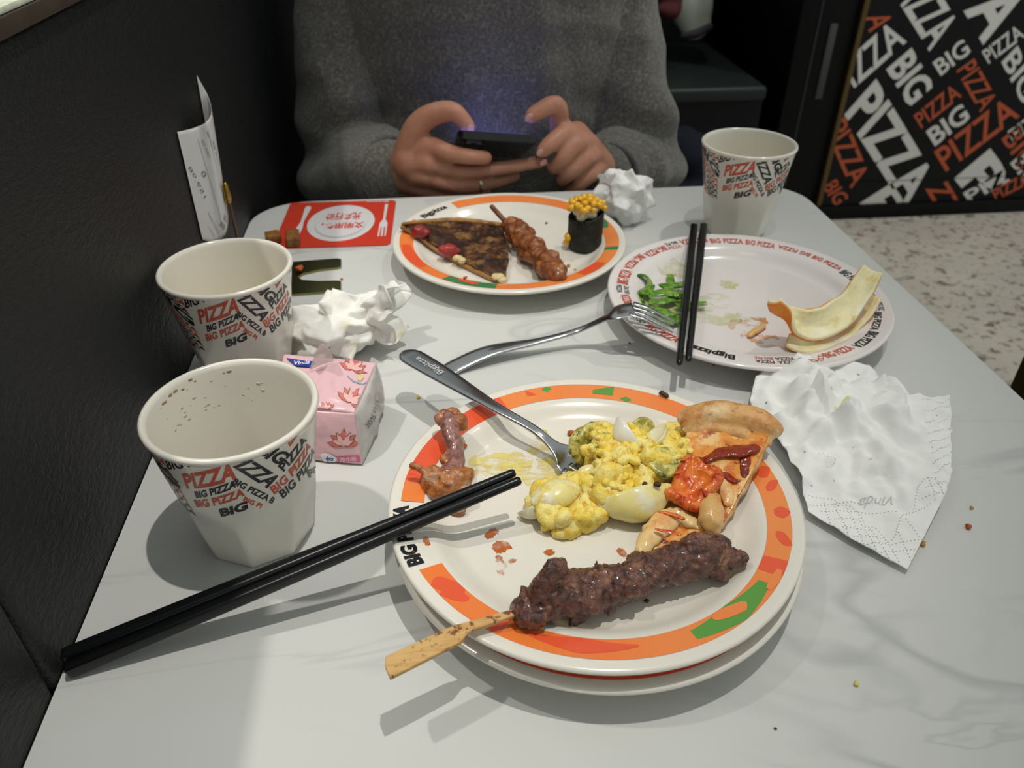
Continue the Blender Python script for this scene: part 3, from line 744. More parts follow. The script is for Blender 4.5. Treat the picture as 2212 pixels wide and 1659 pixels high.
g0, g1 = A(1515, 1395), A(1665, 1265)
patch(PN, g0, g1, .0918, .104, M_gr, 'green_leaf', taper=.55)
PN.leaf('petal', (g0 * .62 + g1 * .38), 11, .0925, .1005, M_or, 6, off=.00045)
patch(PN, A(1700, 1240), A(1685, 1290), .099, .104, M_or, off=.00045, taper=.5)
PN.leaf('petal', A(960, 1290), 9, .092, .104, M_or2, -5); PN.leaf('petal', A(985, 1305), 6, .094, .104, M_or2, -5)
patch(PN, A(1080, 1370), A(1055, 1355), .0918, .104, M_or2, taper=.3)
patch(PN, A(1390, 1430), A(1130, 1375), .0918, .1015, M_or2, taper=.85)
PN.word('rim_lettering', 'BIG PIZZA', (a_top + a_bot) / 2 + 0, .044, .0995, .108, M_ink2, flip=False, bold=.05)
# far plate
AF = lambda px, py: math.degrees(PF.polar(px, py)[0])
fa, fbk = AF(905, 478) % 360, AF(975, 440) % 360
PF.arc('rim_band', fa - 360, fbk, .0912, .104, M_or)
patch(PF, AF(955, 605), AF(1072, 622), .0912, .104, M_gr2, 'green_leaf', taper=.1)
PF.leaf('petal', AF(995, 612), 12, .092, .0995, M_or2, 6, off=.00045)
patch(PF, AF(1340, 535), AF(1345, 543), .0912, .104, M_gr2, 'green_leaf')
patch(PF, AF(1335, 490), AF(1295, 468), .0912, .104, M_gr2, 'green_leaf', taper=.7)
patch(PF, AF(1240, 585), AF(1300, 568), .0912, .104, M_or2, taper=.3); patch(PF, AF(862, 530), AF(905, 580), .0912, .104, M_or2, taper=.4)
PF.word('rim_lettering', 'Bigpizza', (fa + fbk) / 2, .034, .0940, .103, M_ink2, flip=False, bold=.03)
# lettered rim of the white plate
rnd = random.Random(11)
AR = lambda px, py: math.degrees(PRt.polar(px, py)[0])
logo = AR(1535, 770)
def rim_words():
    a = logo + 17
    while a < logo + 343:
        kind = rnd.random(); col = rnd.choice((M_ink, M_red, M_red))
        if kind < .42:
            L = rnd.choice((.026, .030)); PRt.word('rim_lettering', 'BIG PIZZA', a + math.degrees(L / 2 / .1), L, rnd.choice((.0940, .0960)), rnd.choice((.1015, .1035)), col, flip=rnd.random() < .35, bold=.02); a += math.degrees((L + .0025) / .1)
        elif kind < .72:
            L = .013
            for r0, r1 in ((.0935, .0975), (.0992, .1035)):
                PRt.word('rim_lettering', rnd.choice(('PIZZA', 'BIG PIZ')), a + math.degrees(L / 2 / .1), L, r0, r1, rnd.choice((M_ink, M_red)), flip=rnd.random() < .35, bold=.01)
            a += math.degrees((L + .002) / .1)
        else:                                   # slanted words cut by the band
            bm = new(); R = PRt.R; k = R / PR0; x = R_(a) * R
            for q in range(3):
                sl = rnd.choice((-1, 1)); o = (x + q * .0058 * 1.1, (.0925 if sl > 0 else .1045) * k)
                text_flat(bm, rnd.choice(('PIZZA', 'BIG', 'PIZZ')), aff(o, (o[0] + .009, o[1] + sl * .0105), (o[0] + sl * -.0030, o[1] + .0030)), .01)
            clip(bm, .0928 * k, .1042 * k, 1); gridcut(bm, .004)
            if len(bm.faces): obj('rim_lettering', PRt.lay(bm, .0004), col, PRt.t, False)
            a += math.degrees(.022 / .1)
rim_words()
PRt.word('rim_logo', 'Bigpizza', logo, .032, .0935, .1040, M_ink2, flip=False, bold=.03)
# ================================================================== CUTLERY
def ribbon(pts, widths, thick, n=40, up=None, dish=0., seg=10):
    """bar with a rounded cross-section swept along a path: widths across, thick through, dish bends the middle down"""
    pts = cr(pts, n); w = crs(widths, n); t = crs(thick if isinstance(thick, (list, tuple)) else [thick] * 2, n)
    bm = new(); rings = []
    for i in range(n):
        a = pts[max(0, i - 1)]; b = pts[min(n - 1, i + 1)]; T = (b - a).normalized()
        S = T.cross(up or Vector((0, 0, 1))).normalized(); U = S.cross(T)
        ring = []
        for k in range(seg * 2):
            ang = 2 * math.pi * k / (seg * 2); cx = math.cos(ang); sx_ = math.sin(ang)
            ex = math.copysign(abs(cx) ** .75, cx); ey = math.copysign(abs(sx_) ** .75, sx_)
            dn = -dish * (1 - ex * ex) * w[i]
            ring.append(pts[i] + S * (ex * w[i] / 2) + U * (ey * t[i] / 2 + dn))
        rings.append(ring)
    loft(bm, rings); return bm

# near fork: handle over the rim, tines under the salad
fz = .040
nf = thing('fork', 'steel fork lying across the plate rim with its tines under the egg salad', 'fork', P(1060, 870, .03))
e0 = P(886, 768, .0385); e1 = P(960, 812, .0405); e2 = P(1062, 875, .0425); e3 = P(1150, 925, .0405); e4 = P(1195, 962, .0350); e5 = P(1222, 985, .0302); e6 = P(1246, 1003, .0284)
de = (e0 - e1).normalized()
hd = ribbon([e0 + de * .0080, e0 + de * .0072, e0 + de * .0052, e0 + de * .0015, e0 - de * .006, e1, e2, e3, e4, e5, e6], [.0012, .0062, .0112, .0152, .0172, .0150, .0084, .0062, .0085, .0205, .0235], [.0014, .0020, .0026, .0030, .0030, .0030, .0030, .0030, .0024, .0018, .0016], 110, dish=.03)
o_h = obj('handle', hd, M_steel, nf)
tdir = (e6 - e5).normalized(); tdir.z *= .3; tdir.normalize(); tside = tdir.cross(Vector((0, 0, 1))).normalized()
for k in (-1.5, -.5, .5, 1.5):
    s = e6 + tside * (k * .0062) - tdir * .003
    obj('tine', ribbon([s, s + tdir * .012 - Vector((0, 0, .0015)), s + tdir * .026 - Vector((0, 0, .0018)), s + tdir * .042 + Vector((0, 0, .0005))], [.0045, .0036, .0030, .0014], [.0016, .0016, .0014, .001], 14), M_steel, nf)
bm = new()
mid = [e0 * .80 + e1 * .20, e0 * .05 + e1 * .95]; dr = (mid[1] - mid[0]); sd = dr.normalized().cross(Vector((0, 0, 1)))
text_flat(bm, 'Bigpizza', lambda s, t: (s, t), .0)
def _on(x, y):
    p = mid[0] + dr * (1 - x); return p + sd * ((.5 - y) * -.006) + Vector((0, 0, .00175))
obj('etched_lettering', lay(bm, _on), M_etch, nf, False)

# far fork: tines down on the rim of the white plate
ff = thing('fork', 'steel fork leaning tines-down on the rim of the lettered white plate', 'fork', P(985, 790, 0))
g = [P(972, 800, .0025), P(990, 788, .0035), P(1060, 758, .0085), P(1160, 738, .0105), P(1240, 717, .0150), P(1296, 693, .0255), P(1330, 676, .0335), P(1368, 668, .0365)]
hd2 = ribbon([g[0] + (g[0] - g[1]) * .3] + g, [.004, .0140, .0160, .0150, .0078, .0062, .0085, .0190, .0215], [.0018, .0026, .0032, .003, .003, .003, .0024, .0018, .0016], 60, dish=-.05)
obj('handle', hd2, M_steel, ff)
q0 = g[-1]; qt = P(1456, 706, .0268)
ax = (qt - q0); s2 = ax.normalized().cross(Vector((0, 0, 1))).normalized()
for k in (-1.5, -.5, .5, 1.5):
    s = q0 + s2 * (k * .0057) - ax * .05
    obj('tine', ribbon([s, s + ax * .35 - Vector((0, 0, -.0012)), s + ax * .7 + Vector((0, 0, .0004)), s + ax * 1.05], [.0044, .0036, .0031, .0014], [.0016, .0016, .0014, .001], 14), M_steel, ff)

# chopsticks
def chopstick(name, label, a, b, group, sq=.0076, tip=.0048):
    """square at a, round and thinner at b"""
    d = (b - a); L = d.length; T = d.normalized(); S = T.cross(Vector((0, 0, 1))).normalized(); U = S.cross(T)
    bm = new(); rings = []; n = 24
    def sec(f, w, pw):
        ring = []
        for k in range(n):
            an = 2 * math.pi * (k + .5) / n; c, s = math.cos(an), math.sin(an)
            m_ = max(abs(c), abs(s)); sqx, sqy = c / m_, s / m_
            x = c * (1 - pw) + sqx * pw * .95; y = s * (1 - pw) + sqy * pw * .95
            ring.append(a + d * f + S * (x * w / 2) + U * (y * w / 2))
        return ring
    for f, w, pw in ((0, sq * .8, .85), (.002, sq * .95, .85), (.006, sq, .85), (.3, sq * .97, .85), (.5, sq * .9, .7), (.62, sq * .82, .3), (.75, sq * .75, 0), (.99, tip, 0), (.997, tip * .9, 0), (1, tip * .6, 0)): rings.append(sec(f, w, pw))
    loft(bm, rings)
    t = thing(name, label, 'chopstick', a, group)
    obj('stick', bm, M_stick, t, 'auto')
    # shallow rings cut near the grip end, shown as fine raised lines
    for f in (.955, .965):
        r = new(); c = a + d * (1 - f)
        return t
    return t
ca = P(138, 1420, .0075); cb = P(146, 1447, .0045)
rimA = P(850, 1134, .0405); 
def through(a, rim_px, rim_z, tip_px):
    r = P(*rim_px, rim_z); d = r - a
    best = None
    for k in range(1, 400):
        f = 1 + k * .002; q = a + d * f
        w = (q - CAM); dep = w.dot(_fw); x = CX + FPX * w.dot(_r) / dep
        if x >= tip_px[0]: return q
    return q
ta = through(ca, (850, 1128), .0420, (1112, 1015)); tb_ = through(cb, (850, 1152), .0400, (1124, 1030))
chopstick('chopstick', 'upper black chopstick of the pair propped on the stacked plates', ca, ta, 'pair resting on the stacked plates')
chopstick('chopstick', 'lower black chopstick of the pair propped on the stacked plates', cb, tb_, 'pair resting on the stacked plates')
zr = .0268
chopstick('chopstick', 'black chopstick across the lettered plate, pointed-end one toward the pepper strips', P(1499, 489, zr), P(1467, 786, zr - .001), 'pair lying across the lettered plate', .0070, .0046)
chopstick('chopstick', 'black chopstick across the lettered plate, the one toward the orange peel', P(1520, 488, zr), P(1487, 778, zr - .001), 'pair lying across the lettered plate', .0070, .0046)

# ================================================================== FOOD ON THE NEAR PLATE
FZ = .024                                                # level of its well above the table
rnd = random.Random(21)
es = thing('egg_salad', 'heap of yellow egg salad with cucumber slices on the near plate', 'egg salad', P(1300, 1050, FZ))
def outline_fill(poly, n, rad, zlo, zhi, seed=1):
    """random lumps inside an outline of pixels"""
    r = random.Random(seed); bm = new(); xs = [p[0] for p in poly]; ys = [p[1] for p in poly]; k = 0; tries = 0
    while k < n and tries < 8000:
        tries += 1
        x, y = r.uniform(min(xs), max(xs)), r.uniform(min(ys), max(ys)); c = False; j = len(poly) - 1
        for i in range(len(poly)):
            if (poly[i][1] > y) != (poly[j][1] > y) and x < (poly[j][0] - poly[i][0]) * (y - poly[i][1]) / (poly[j][1] - poly[i][1]) + poly[i][0]: c = not c
            j = i
        if not c: continue
        s = r.uniform(*rad); z = r.uniform(zlo, zhi)
        ell(bm, P(x, y, z), (s * r.uniform(.8, 1.4), s * r.uniform(.7, 1.2), s * r.uniform(.6, 1.)), (r.uniform(-.6, .6), r.uniform(-.6, .6), r.uniform(0, 3)), 10); k += 1
    return bm
# soft mound: several overlapping heaps
bm = outline_fill([(1140, 1100), (1165, 1062), (1230, 1040), (1260, 1040), (1300, 1030), (1330, 1080), (1290, 1130), (1235, 1140), (1190, 1128)], 46, (.0035, .0062), FZ + .001, FZ + .010, 3)
b2 = outline_fill([(1262, 1020), (1300, 960), (1380, 950), (1460, 940), (1475, 985), (1440, 1040), (1390, 1060), (1330, 1080), (1270, 1060)], 60, (.0045, .0078), FZ + .001, FZ + .014, 4)
b3 = outline_fill([(1300, 960), (1330, 930), (1400, 950), (1462, 945), (1450, 990), (1340, 1000)], 26, (.004, .006), FZ + .010, FZ + .021, 5)
for src in (b2, b3):
    tmp = to_mesh(src); bm.from_mesh(tmp); bpy.data.meshes.remove(tmp)
# floor of the heap so that it is one mass, and a few loose drips
for px, py, s in ((1230, 1095, .017), (1300, 1065, .018), (1370, 1010, .021), (1420, 985, .016)): ell(bm, P(px, py, FZ + .003), (s, s * .8, .006), (0, 0, .3))
me = fuse(bm, .001, 4)
displace(me, lambda c: .0020 * rg(c, 95, 1) + .0011 * rg(c, 240, 2) + .0005 * rg(c, 560, 5))
for v in me.vertices: v.co.z = max(v.co.z, TT + FZ + .0002)
obj('dressing', me, M_yolk, es)
def wedge(a, b, c_out, w, dep, label, m, name='egg_wedge', seed=0):
    """egg wedge: a boat shape from end a to end b, bulging towards c_out"""
    bm = new(); ax = b - a; L = ax.length; T = ax.normalized(); O = (c_out - (a + b) / 2); O = (O - T * O.dot(T)).normalized(); S = T.cross(O)
    rings = []; n = 22
    for i in range(n + 1):
        f = i / n; k = math.sin(math.pi * min(max(f, .03), .97)) ** .65; ctr = a + ax * f; ring = []
        for j in range(18):
            t = j / 18 * 2 * math.pi
            if j <= 9: ang = math.pi * j / 9; p = ctr + S * (math.cos(ang) * w / 2 * k) + O * (math.sin(ang) * dep * k)
            else: f2 = (j - 9) / 9; p = ctr + S * ((-1 + 2 * f2) * w / 2 * k) - O * (math.sin(math.pi * f2) * -.18 * dep * k)
            ring.append(p)
        rings.append(ring)
    loft(bm, rings)
    me = bake(bm, [('SUBSURF', dict(levels=1))]); displace(me, lambda c: .0005 * nz(c, 160, seed))
    return obj(name, me, m, es, label=label)
wedge(P(1288, 1088, FZ + .0115), P(1452, 1048, FZ + .014), P(1385, 1165, FZ + .004), .024, .0165, 'large boiled egg wedge smeared with dressing', M_egg, seed=1)
wedge(P(1338, 898, FZ + .031), P(1388, 972, FZ + .020), P(1330, 960, FZ + .021), .016, .0110, 'curved bare egg white', M_eggw, seed=2)
wedge(P(1386, 968, FZ + .019), P(1436, 914, FZ + .027), P(1430, 965, FZ + .015), .014, .008, 'pointed piece of egg white', M_egg, seed=3)
wedge(P(1118, 1108, FZ + .003), P(1185, 1080, FZ + .012), P(1152, 1120, FZ + .003), .012, .007, 'pointed end of egg white', M_egg, seed=4)
wedge(P(1148, 1088, FZ + .012), P(1252, 1052, FZ + .014), P(1195, 1045, FZ + .024), .019, .0075, 'broken egg white with orange edge', M_egg, seed=5)
wedge(P(1280, 1050, FZ + .017), P(1345, 1010, FZ + .021), P(1325, 1050, FZ + .025), .017, .007, 'crumbly yolk-coated egg', M_yolk, seed=6)
wedge(P(1240, 1040, FZ + .010), P(1285, 1005, FZ + .017), P(1262, 1010, FZ + .02), .008, .003, 'sliver of egg white', M_egg, seed=7)
def slice_(px, py, z, r, th, rot, label):
    bm = new(); prof = [(.0004, -th / 2), (r * .8, -th / 2), (r * .95, -th * .42), (r, -th * .2), (r, th * .2), (r * .95, th * .42), (r * .8, th / 2), (.0004, th / 2)]
    lathe(bm, prof, 28); bmesh.ops.transform(bm, matrix=Matrix.Translation(P(px, py, z)) @ Euler(rot).to_matrix().to_4x4(), verts=bm.verts)
    me = to_mesh(bm); displace(me, lambda c: .0005 * nz(c, 220, r * 1000)); return obj('cucumber_slice', me, M_cuke, es, label=label)
slice_(1262, 962, FZ + .0135, .0112, .0045, (1.15, .2, .5), 'olive green cucumber slice on the fork')
slice_(1280, 953, FZ + .0150, .0114, .0045, (1.15, .25, .55), 'dressed cucumber slice')
slice_(1306, 972, FZ + .0180, .0104, .0045, (1.0, .3, .5), 'dark-rimmed cucumber slice')
slice_(1436, 1000, FZ + .0190, .0105, .0045, (.30, .1, .2), 'dark-edged cucumber slice beside the pizza')
slice_(1388, 928, FZ + .014, .0075, .004, (.9, -.2, .2), 'pale cucumber slice at the top')
bm = new()
for k in range(150):                                     # dressing clinging to slices and eggs
    px, py, z = rnd.choice(((1290, 965, .026), (1300, 935, .028), (1312, 970, .024), (1325, 985, .026), (1300, 930, .029), (1300, 945, .029), (1420, 965, .026), (1450, 965, .024), (1470, 960, .022), (1440, 985, .023), (1455, 985, .022), (1380, 960, .028), (1330, 1040, .024), (1345, 1060, .020), (1318, 955, .028), (1300, 985, .026), (1430, 980, .024), (1355, 940, .027), (1465, 955, .021), (1440, 950, .022), (1310, 1010, .024), (1360, 985, .027), (1402, 1010, .022)))
    s = rnd.uniform(.0015, .0036); ell(bm, P(px + rnd.uniform(-20, 20), py + rnd.uniform(-16, 16), FZ - .003 + z - .002), (s * 1.7, s * .9, s * .5), (rnd.random(), rnd.random(), rnd.random() * 3), 8)
me = fuse(bm, .0008, 3); displace(me, lambda c: .0008 * rg(c, 200, 3) + .0004 * rg(c, 500, 1)); o = obj('dressing_flecks', me, M_yolk, es); o['kind'] = 'stuff'
bm = new(); ell(bm, P(1420, 1046, FZ + .0235), (.0022, .0019, .0014)); ell(bm, P(1393, 1045, FZ + .0215), (.0017, .0013, .001)); me = fuse(bm, .0005, 1); displace(me, lambda c: .0004 * nz(c, 500)); 
tag(obj('minced_meat_bits', me, M_crumb_d, es), None, None)

# pizza slice
pz = thing('pizza_slice', 'pizza slice with tomato and barbecue sauce between egg salad and lamb skewer', 'pizza slice', P(1500, 1050, FZ))
Lp = [(1484, 905, .0445), (1478, 950, .0400), (1462, 1010, .0330), (1440, 1075, .0295), (1408, 1140, .0288), (1378, 1192, .0285)]
Rp = [(1668, 935, .0500), (1640, 1000, .0430), (1600, 1072, .0350), (1566, 1128, .0305), (1500, 1165, .0290), (1408, 1200, .0285)]
Lc = cr([P(*p) for p in Lp], 40); Rc = cr([P(*p) for p in Rp], 40)
def base_fn(off):
    def f(u, v):
        i = min(39, int(round(u * 39))); a, b = Lc[i], Rc[i]; q = a + (b - a) * v
        wv = .0012 * nz(q, 60, 3)
        e = math.sin(math.pi * v) ** .35
        q = q + Vector((0, 0, off + (wv + .0012 * e if off > 0 else 0)))
        if v in (0, 1): q = q + Vector((nz(q, 130, 2) * .0018, nz(q, 130, 5) * .0018, 0))
        return q
    return f
bm = sheet(base_fn(.0), 39, 24); 
obj('base', bake(bm, [('SOLIDIFY', dict(thickness=.0035, offset=-1.))]), M_crust, pz)
def top_fn(u, v):
    q = base_fn(.0008)(.06 + u * .93, .02 + v * .96); return q + Vector((0, 0, .0010 * rg(q, 90, 4) + .0008 * nz(q, 200, 2)))
obj('cheese', bake(sheet(top_fn, 70, 50), [('SOLIDIFY', dict(thickness=.0016, offset=-1.))]), M_cheese, pz)
bm = new(); tube(bm, [P(1490, 902, .0465), P(1535, 893, .0500), P(1590, 898, .0515), P(1640, 912, .0515), P(1668, 925, .0500)], [.0075, .0083, .0086, .0082, .0068], 18, .85, True, 24)
tube(bm, [P(1486, 925, .0425), P(1545, 925, .0455), P(1605, 938, .0465), P(1655, 955, .0455)], [.0045, .0055, .0055, .0040], 14, .7, True, 20)
me = fuse(bm, .0013, 6); displace(me, lambda c: .0009 * nz(c, 90, 1) + .0004 * nz(c, 260, 2)); obj('crust', me, M_crust, pz, label='golden rounded crust')
def on_slice(px, py, dz=0.):
    z = .03
    for _ in range(6):
        q = P(px, py, z); best = None
        for i in range(40):
            a, b = Lc[i], Rc[i]; ab = (b - a).xy; f = max(0, min(1, (q.xy - a.xy).dot(ab) / max(ab.length_squared, 1e-9))); c = a + (b - a) * f; d = (c.xy - q.xy).length
            if best is None or d < best[0]: best = (d, c.z - TT)
        z = best[1] + .0025
    return P(px, py, z + dz)
def drizzle(name, pts, rads, m, dz=.0008, flat=.5, vox=.0008, amp=.0006, label=None):
    bm = new(); tube(bm, [on_slice(x, y, dz) for x, y in pts], rads, 12, flat, True, max(10, len(pts) * 5)); me = fuse(bm, vox, 3); displace(me, lambda c: amp * nz(c, 240, 1)); return obj(name, me, m, pz, label=label)
drizzle('sauce', [(1484, 998), (1505, 1000), (1530, 990), (1560, 977), (1600, 974), (1628, 968)], [.0025, .0038, .0036, .0052, .0060, .0042], M_sauce, .0004, .32)
drizzle('sauce', [(1552, 1022), (1570, 1028), (1588, 1040)], [.0022, .0034, .0020], M_sauce, .0004, .35)
drizzle('sauce', [(1612, 985), (1610, 1010), (1608, 1028)], [.0032, .0036, .0018], M_sauce, .0002, .3)
drizzle('pale_cheese', [(1560, 1040), (1570, 1065), (1572, 1085)], [.003, .0045, .003], M_cheesew, .0002)
drizzle('pale_cheese', [(1462, 1112), (1430, 1130), (1405, 1160), (1385, 1188)], [.0058, .0068, .0060, .0042], M_cheesew, .0016, .6, .001, .0012)
drizzle('pale_cheese', [(1475, 1115), (1490, 1128), (1505, 1136)], [.0045, .0048, .003], M_cheesew, .0008, .6, .001, .001)
drizzle('sauce_streak', [(1425, 1105), (1455, 1112), (1478, 1122)], [.0010, .0018, .0012], M_tomato, .006, .4)
drizzle('sauce_streak', [(1415, 1142), (1440, 1148), (1470, 1155)], [.0010, .0015, .0010], M_tomato, .0075, .4)
ta4 = [on_slice(1444, 1090, .003), on_slice(1497, 1112, .002), on_slice(1550, 1038, .004), on_slice(1492, 1010, .003)]
def tom(u, v):
    q = bil(*ta4, u, v); e = max(abs(2 * u - 1), abs(2 * v - 1)); rim_ = e ** 4
    q = q + Vector((0, 0, .0035 + .0045 * rim_ - .0030 * math.exp(-((u - .45) ** 2 + (v - .45) ** 2) * 14)))
    q += Vector((nz(q, 110, 1) * .0018, nz(q, 110, 3) * .0018, .0022 * rg(Vector((q.x, q.y * 1.6, q.z)), 85, 2) + .0006 * rg(q, 260, 1)))
    return q
obj('tomato_piece', bake(sheet(tom, 44, 44), [('SOLIDIFY', dict(thickness=.0055, offset=-1.)), ('SMOOTH', dict(factor=.5, iterations=2))]), M_tomato, pz, label='roasted red-orange tomato piece')
bm = new(); tube(bm, [on_slice(1538, 1078, .005), on_slice(1536, 1105, .006), on_slice(1538, 1130, .005), on_slice(1545, 1145, .003)], [.0045, .0062, .0058, .0028], 14, .75, True, 16)
me = fuse(bm, .001, 3); displace(me, lambda c: .0008 * rg(c, 130, 4)); obj('onion_chunk', me, M_onion, pz, label='glossy beige onion chunk')

# lamb skewer
sk = thing('meat_skewer', 'grilled brown lamb skewer on a flat bamboo stick, tip over the plate rim', 'skewer', P(1100, 1330, .03))
m0, m1 = P(1140, 1318, .0395), P(1600, 1205, .0355)
path = [m0, P(1220, 1288, .0375), P(1330, 1262, .0365), P(1440, 1225, .0370), P(1530, 1195, .0372), P(1568, 1203, .0360), m1]
pp = cr(path, 60); rad = crs([.0090, .0116, .0102, .0102, .0108, .0056, .0038], 60)
bm = new(); tube(bm, pp, [r * .88 for r in rad], 14, .95)
for k in range(46):
    i = rnd.randrange(0, 58); r = rad[i]; an = rnd.uniform(0, 6.28); T = (pp[i + 1] - pp[i]).normalized(); S = T.cross(Vector((0, 0, 1))).normalized(); U = S.cross(T)
    s = r * rnd.uniform(.45, .75); c = pp[i] + (S * math.cos(an) + U * math.sin(an)) * r * rnd.uniform(.35, .55)
    ell(bm, c, (s * rnd.uniform(.9, 1.9), s * rnd.uniform(.5, .9), s * rnd.uniform(.5, .9)), (rnd.uniform(-1, 1), rnd.uniform(-1, 1), rnd.uniform(0, 3)), 9)
tube(bm, [P(1168, 1282, .048), P(1180, 1250, .057), P(1192, 1230, .062), P(1206, 1226, .062), P(1210, 1236, .058)], [.0055, .0042, .0038, .0034, .0026], 10, .9, True, 18)
tube(bm, [P(1135, 1292, .044), P(1128, 1272, .047)], [.005, .0015], 8); tube(bm, [P(1290, 1238, .045), P(1288, 1212, .049)], [.0018, .0005], 8)
me = fuse(bm, .0009, 2); displace(me, lambda c: .0028 * nz(c, 75, 2) + .0011 * rg(c, 230, 4) + .0006 * nz(c, 560, 1) + .0004 * nz(c, 1300, 3))
for v in me.vertices: v.co.z = max(v.co.z, TT + FZ + .0002)
obj('meat', me, M_meat, sk)
h0, h1, h2, h3, h4 = P(832, 1442, .0400), P(905, 1408, .0402), P(985, 1370, .0402), P(1010, 1356, .0402), P(1120, 1322, .0405)
def flatbar(pts, ws, th):
    bm = new(); rows = []
    for p, w in zip(pts, ws):
        T = (pts[-1] - pts[0]).normalized(); S = T.cross(Vector((0, 0, 1))).normalized(); rows.append([p + S * w[0], p + S * w[1]])
    top = [[bm.verts.new(q + Vector((0, 0, th / 2))) for q in r] for r in rows]; bot = [[bm.verts.new(q - Vector((0, 0, th / 2))) for q in r] for r in rows]
    n = len(rows)
    for i in range(n - 1):
        bm.faces.new((top[i][0], top[i + 1][0], top[i + 1][1], top[i][1])); bm.faces.new((bot[i][1], bot[i + 1][1], bot[i + 1][0], bot[i][0]))
        bm.faces.new((top[i][1], top[i + 1][1], bot[i + 1][1], bot[i][1])); bm.faces.new((bot[i][0], bot[i + 1][0], top[i + 1][0], top[i][0]))
    bm.faces.new((top[0][1], bot[0][1], bot[0][0], top[0][0])); bm.faces.new((top[-1][0], bot[-1][0], bot[-1][1], top[-1][1]))
    bmesh.ops.recalc_face_normals(bm, faces=bm.faces[:]); bmesh.ops.bevel(bm, geom=bm.edges[:], offset=.0003, segments=1, affect='EDGES'); return bm
hs = [h0, h0 + (h1 - h0) * .12, h1, h2, h3, h4]
obj('stick', flatbar(hs, [(-.0002, .0062), (-.0044, .0062), (-.0046, .0058), (-.0042, .0052), (-.0026, .0026), (-.0017, .0017)], .0022), M_wood, sk, False, label='flat bamboo handle splashed with brown')

# chicken bone
cbn = thing('chicken_bone', 'gnawed chicken leg bone at the edge of the near plate by the chopsticks', 'bone', P(968, 1000, FZ))
bm = new(); tube(bm, [P(970, 905, .0475), P(974, 935, .0455), P(984, 975, .0405), P(980, 1010, .0370), P(968, 1040, .0345)], [.0062, .0052, .0050, .0062, .0088], 16, .95, True, 26)
me = fuse(bm, .001, 2); displace(me, lambda c: .0006 * rg(c, 90, 2) + .0003 * nz(c, 300, 1)); obj('shaft', me, M_bone, cbn)
bm = new()
for px, py, z, s in ((962, 903, .0480, .0058), (990, 908, .0480, .0048), (978, 898, .0485, .0052), (1000, 920, .0450, .0030)): ell(bm, P(px, py, z), (s, s * .85, s * .8))
me = fuse(bm, .0009, 2); displace(me, lambda c: .0011 * rg(c, 160, 3) + .0005 * nz(c, 400, 2)); obj('knuckle', me, M_gristle, cbn, label='browned upper knuckle')
bm = new()
for px, py, z, s in ((945, 1035, .0365, .0085), (975, 1045, .0355, .0095), (1000, 1030, .0360, .0062), (955, 1062, .0330, .0075), (990, 1062, .0330, .0065), (940, 1050, .0335, .0060)): ell(bm, P(px, py, z), (s, s * .9, s * .85))
tube(bm, [P(915, 1015, .0425), P(890, 1007, .0450)], [.0024, .0012], 8); tube(bm, [P(965, 1000, .040), P(958, 985, .042)], [.002, .0008], 8)
tube(bm, [P(975, 1075, .0305), P(990, 1102, .0265)], [.006, .0030], 10)
me = fuse(bm, .001, 2); displace(me, lambda c: .0016 * rg(c, 130, 7) + .0008 * nz(c, 330, 3)); obj('gristle_end', me, M_gristle, cbn, label='browned gristly lower end')

# ================================================================== smears and crumbs lying on plates
def smear(pl, name, pts, m, rad, off=.0004, n=20, seed=0, label=None):
    """thin irregular blot on a plate around a run of pixels"""
    bm = new(); z0 = pl.c.z - TT + .0115
    path = [P(x, y, z0) for x, y in pts]; r = random.Random(seed)
    if len(path) == 1: path = [path[0] - Vector((rad * .3, 0, 0)), path[0] + Vector((rad * .3, 0, 0))]
    pc = cr(path, max(4, len(path) * 4)); L = []; Rr = []
    for i, p in enumerate(pc):
        T = (pc[min(i + 1, len(pc) - 1)] - pc[max(i - 1, 0)]).normalized(); S = Vector((-T.y, T.x, 0)); f = i / (len(pc) - 1)
        w = rad * (math.sin(math.pi * (.08 + .84 * f)) ** .5) * r.uniform(.65, 1.25); w2 = rad * (math.sin(math.pi * (.08 + .84 * f)) ** .5) * r.uniform(.65, 1.25)
        L.append(p + S * w); Rr.append(p - S * w2)
    rows = []
    for a, b in zip(L, Rr): rows.append([a + (b - a) * (k / 4) for k in range(5)])
    def lift(q, k):
        rr = (q.xy - pl.c.xy).length; return Vector((q.x, q.y, pl.c.z + plate_z(min(rr, pl.R * .97), pl.R) + off * (.3 + .9 * math.sin(math.pi * k / 4))))
    vs = [[bm.verts.new(lift(q, k)) for k, q in enumerate(row)] for row in rows]
    for i in range(len(vs) - 1):
        for k in range(4): bm.faces.new((vs[i][k], vs[i][k + 1], vs[i + 1][k + 1], vs[i + 1][k]))
    bmesh.ops.recalc_face_normals(bm, faces=bm.faces[:])
    return obj(name, bm, m, pl.t, label=label)
for pts, rad in (([(1020, 992), (1050, 1005), (1100, 995), (1150, 1000)], .009), ([(1040, 1015), (1090, 1018), (1150, 1010)], .006), ([(1150, 985), (1175, 975), (1195, 990), (1215, 1005)], .010), ([(1130, 1040), (1170, 1025), (1210, 1020)], .008), ([(1160, 945), (1185, 955)], .004)): smear(PN, 'yellow_smear', pts, M_sm_y, rad, seed=len(pts) + int(rad * 1e4))
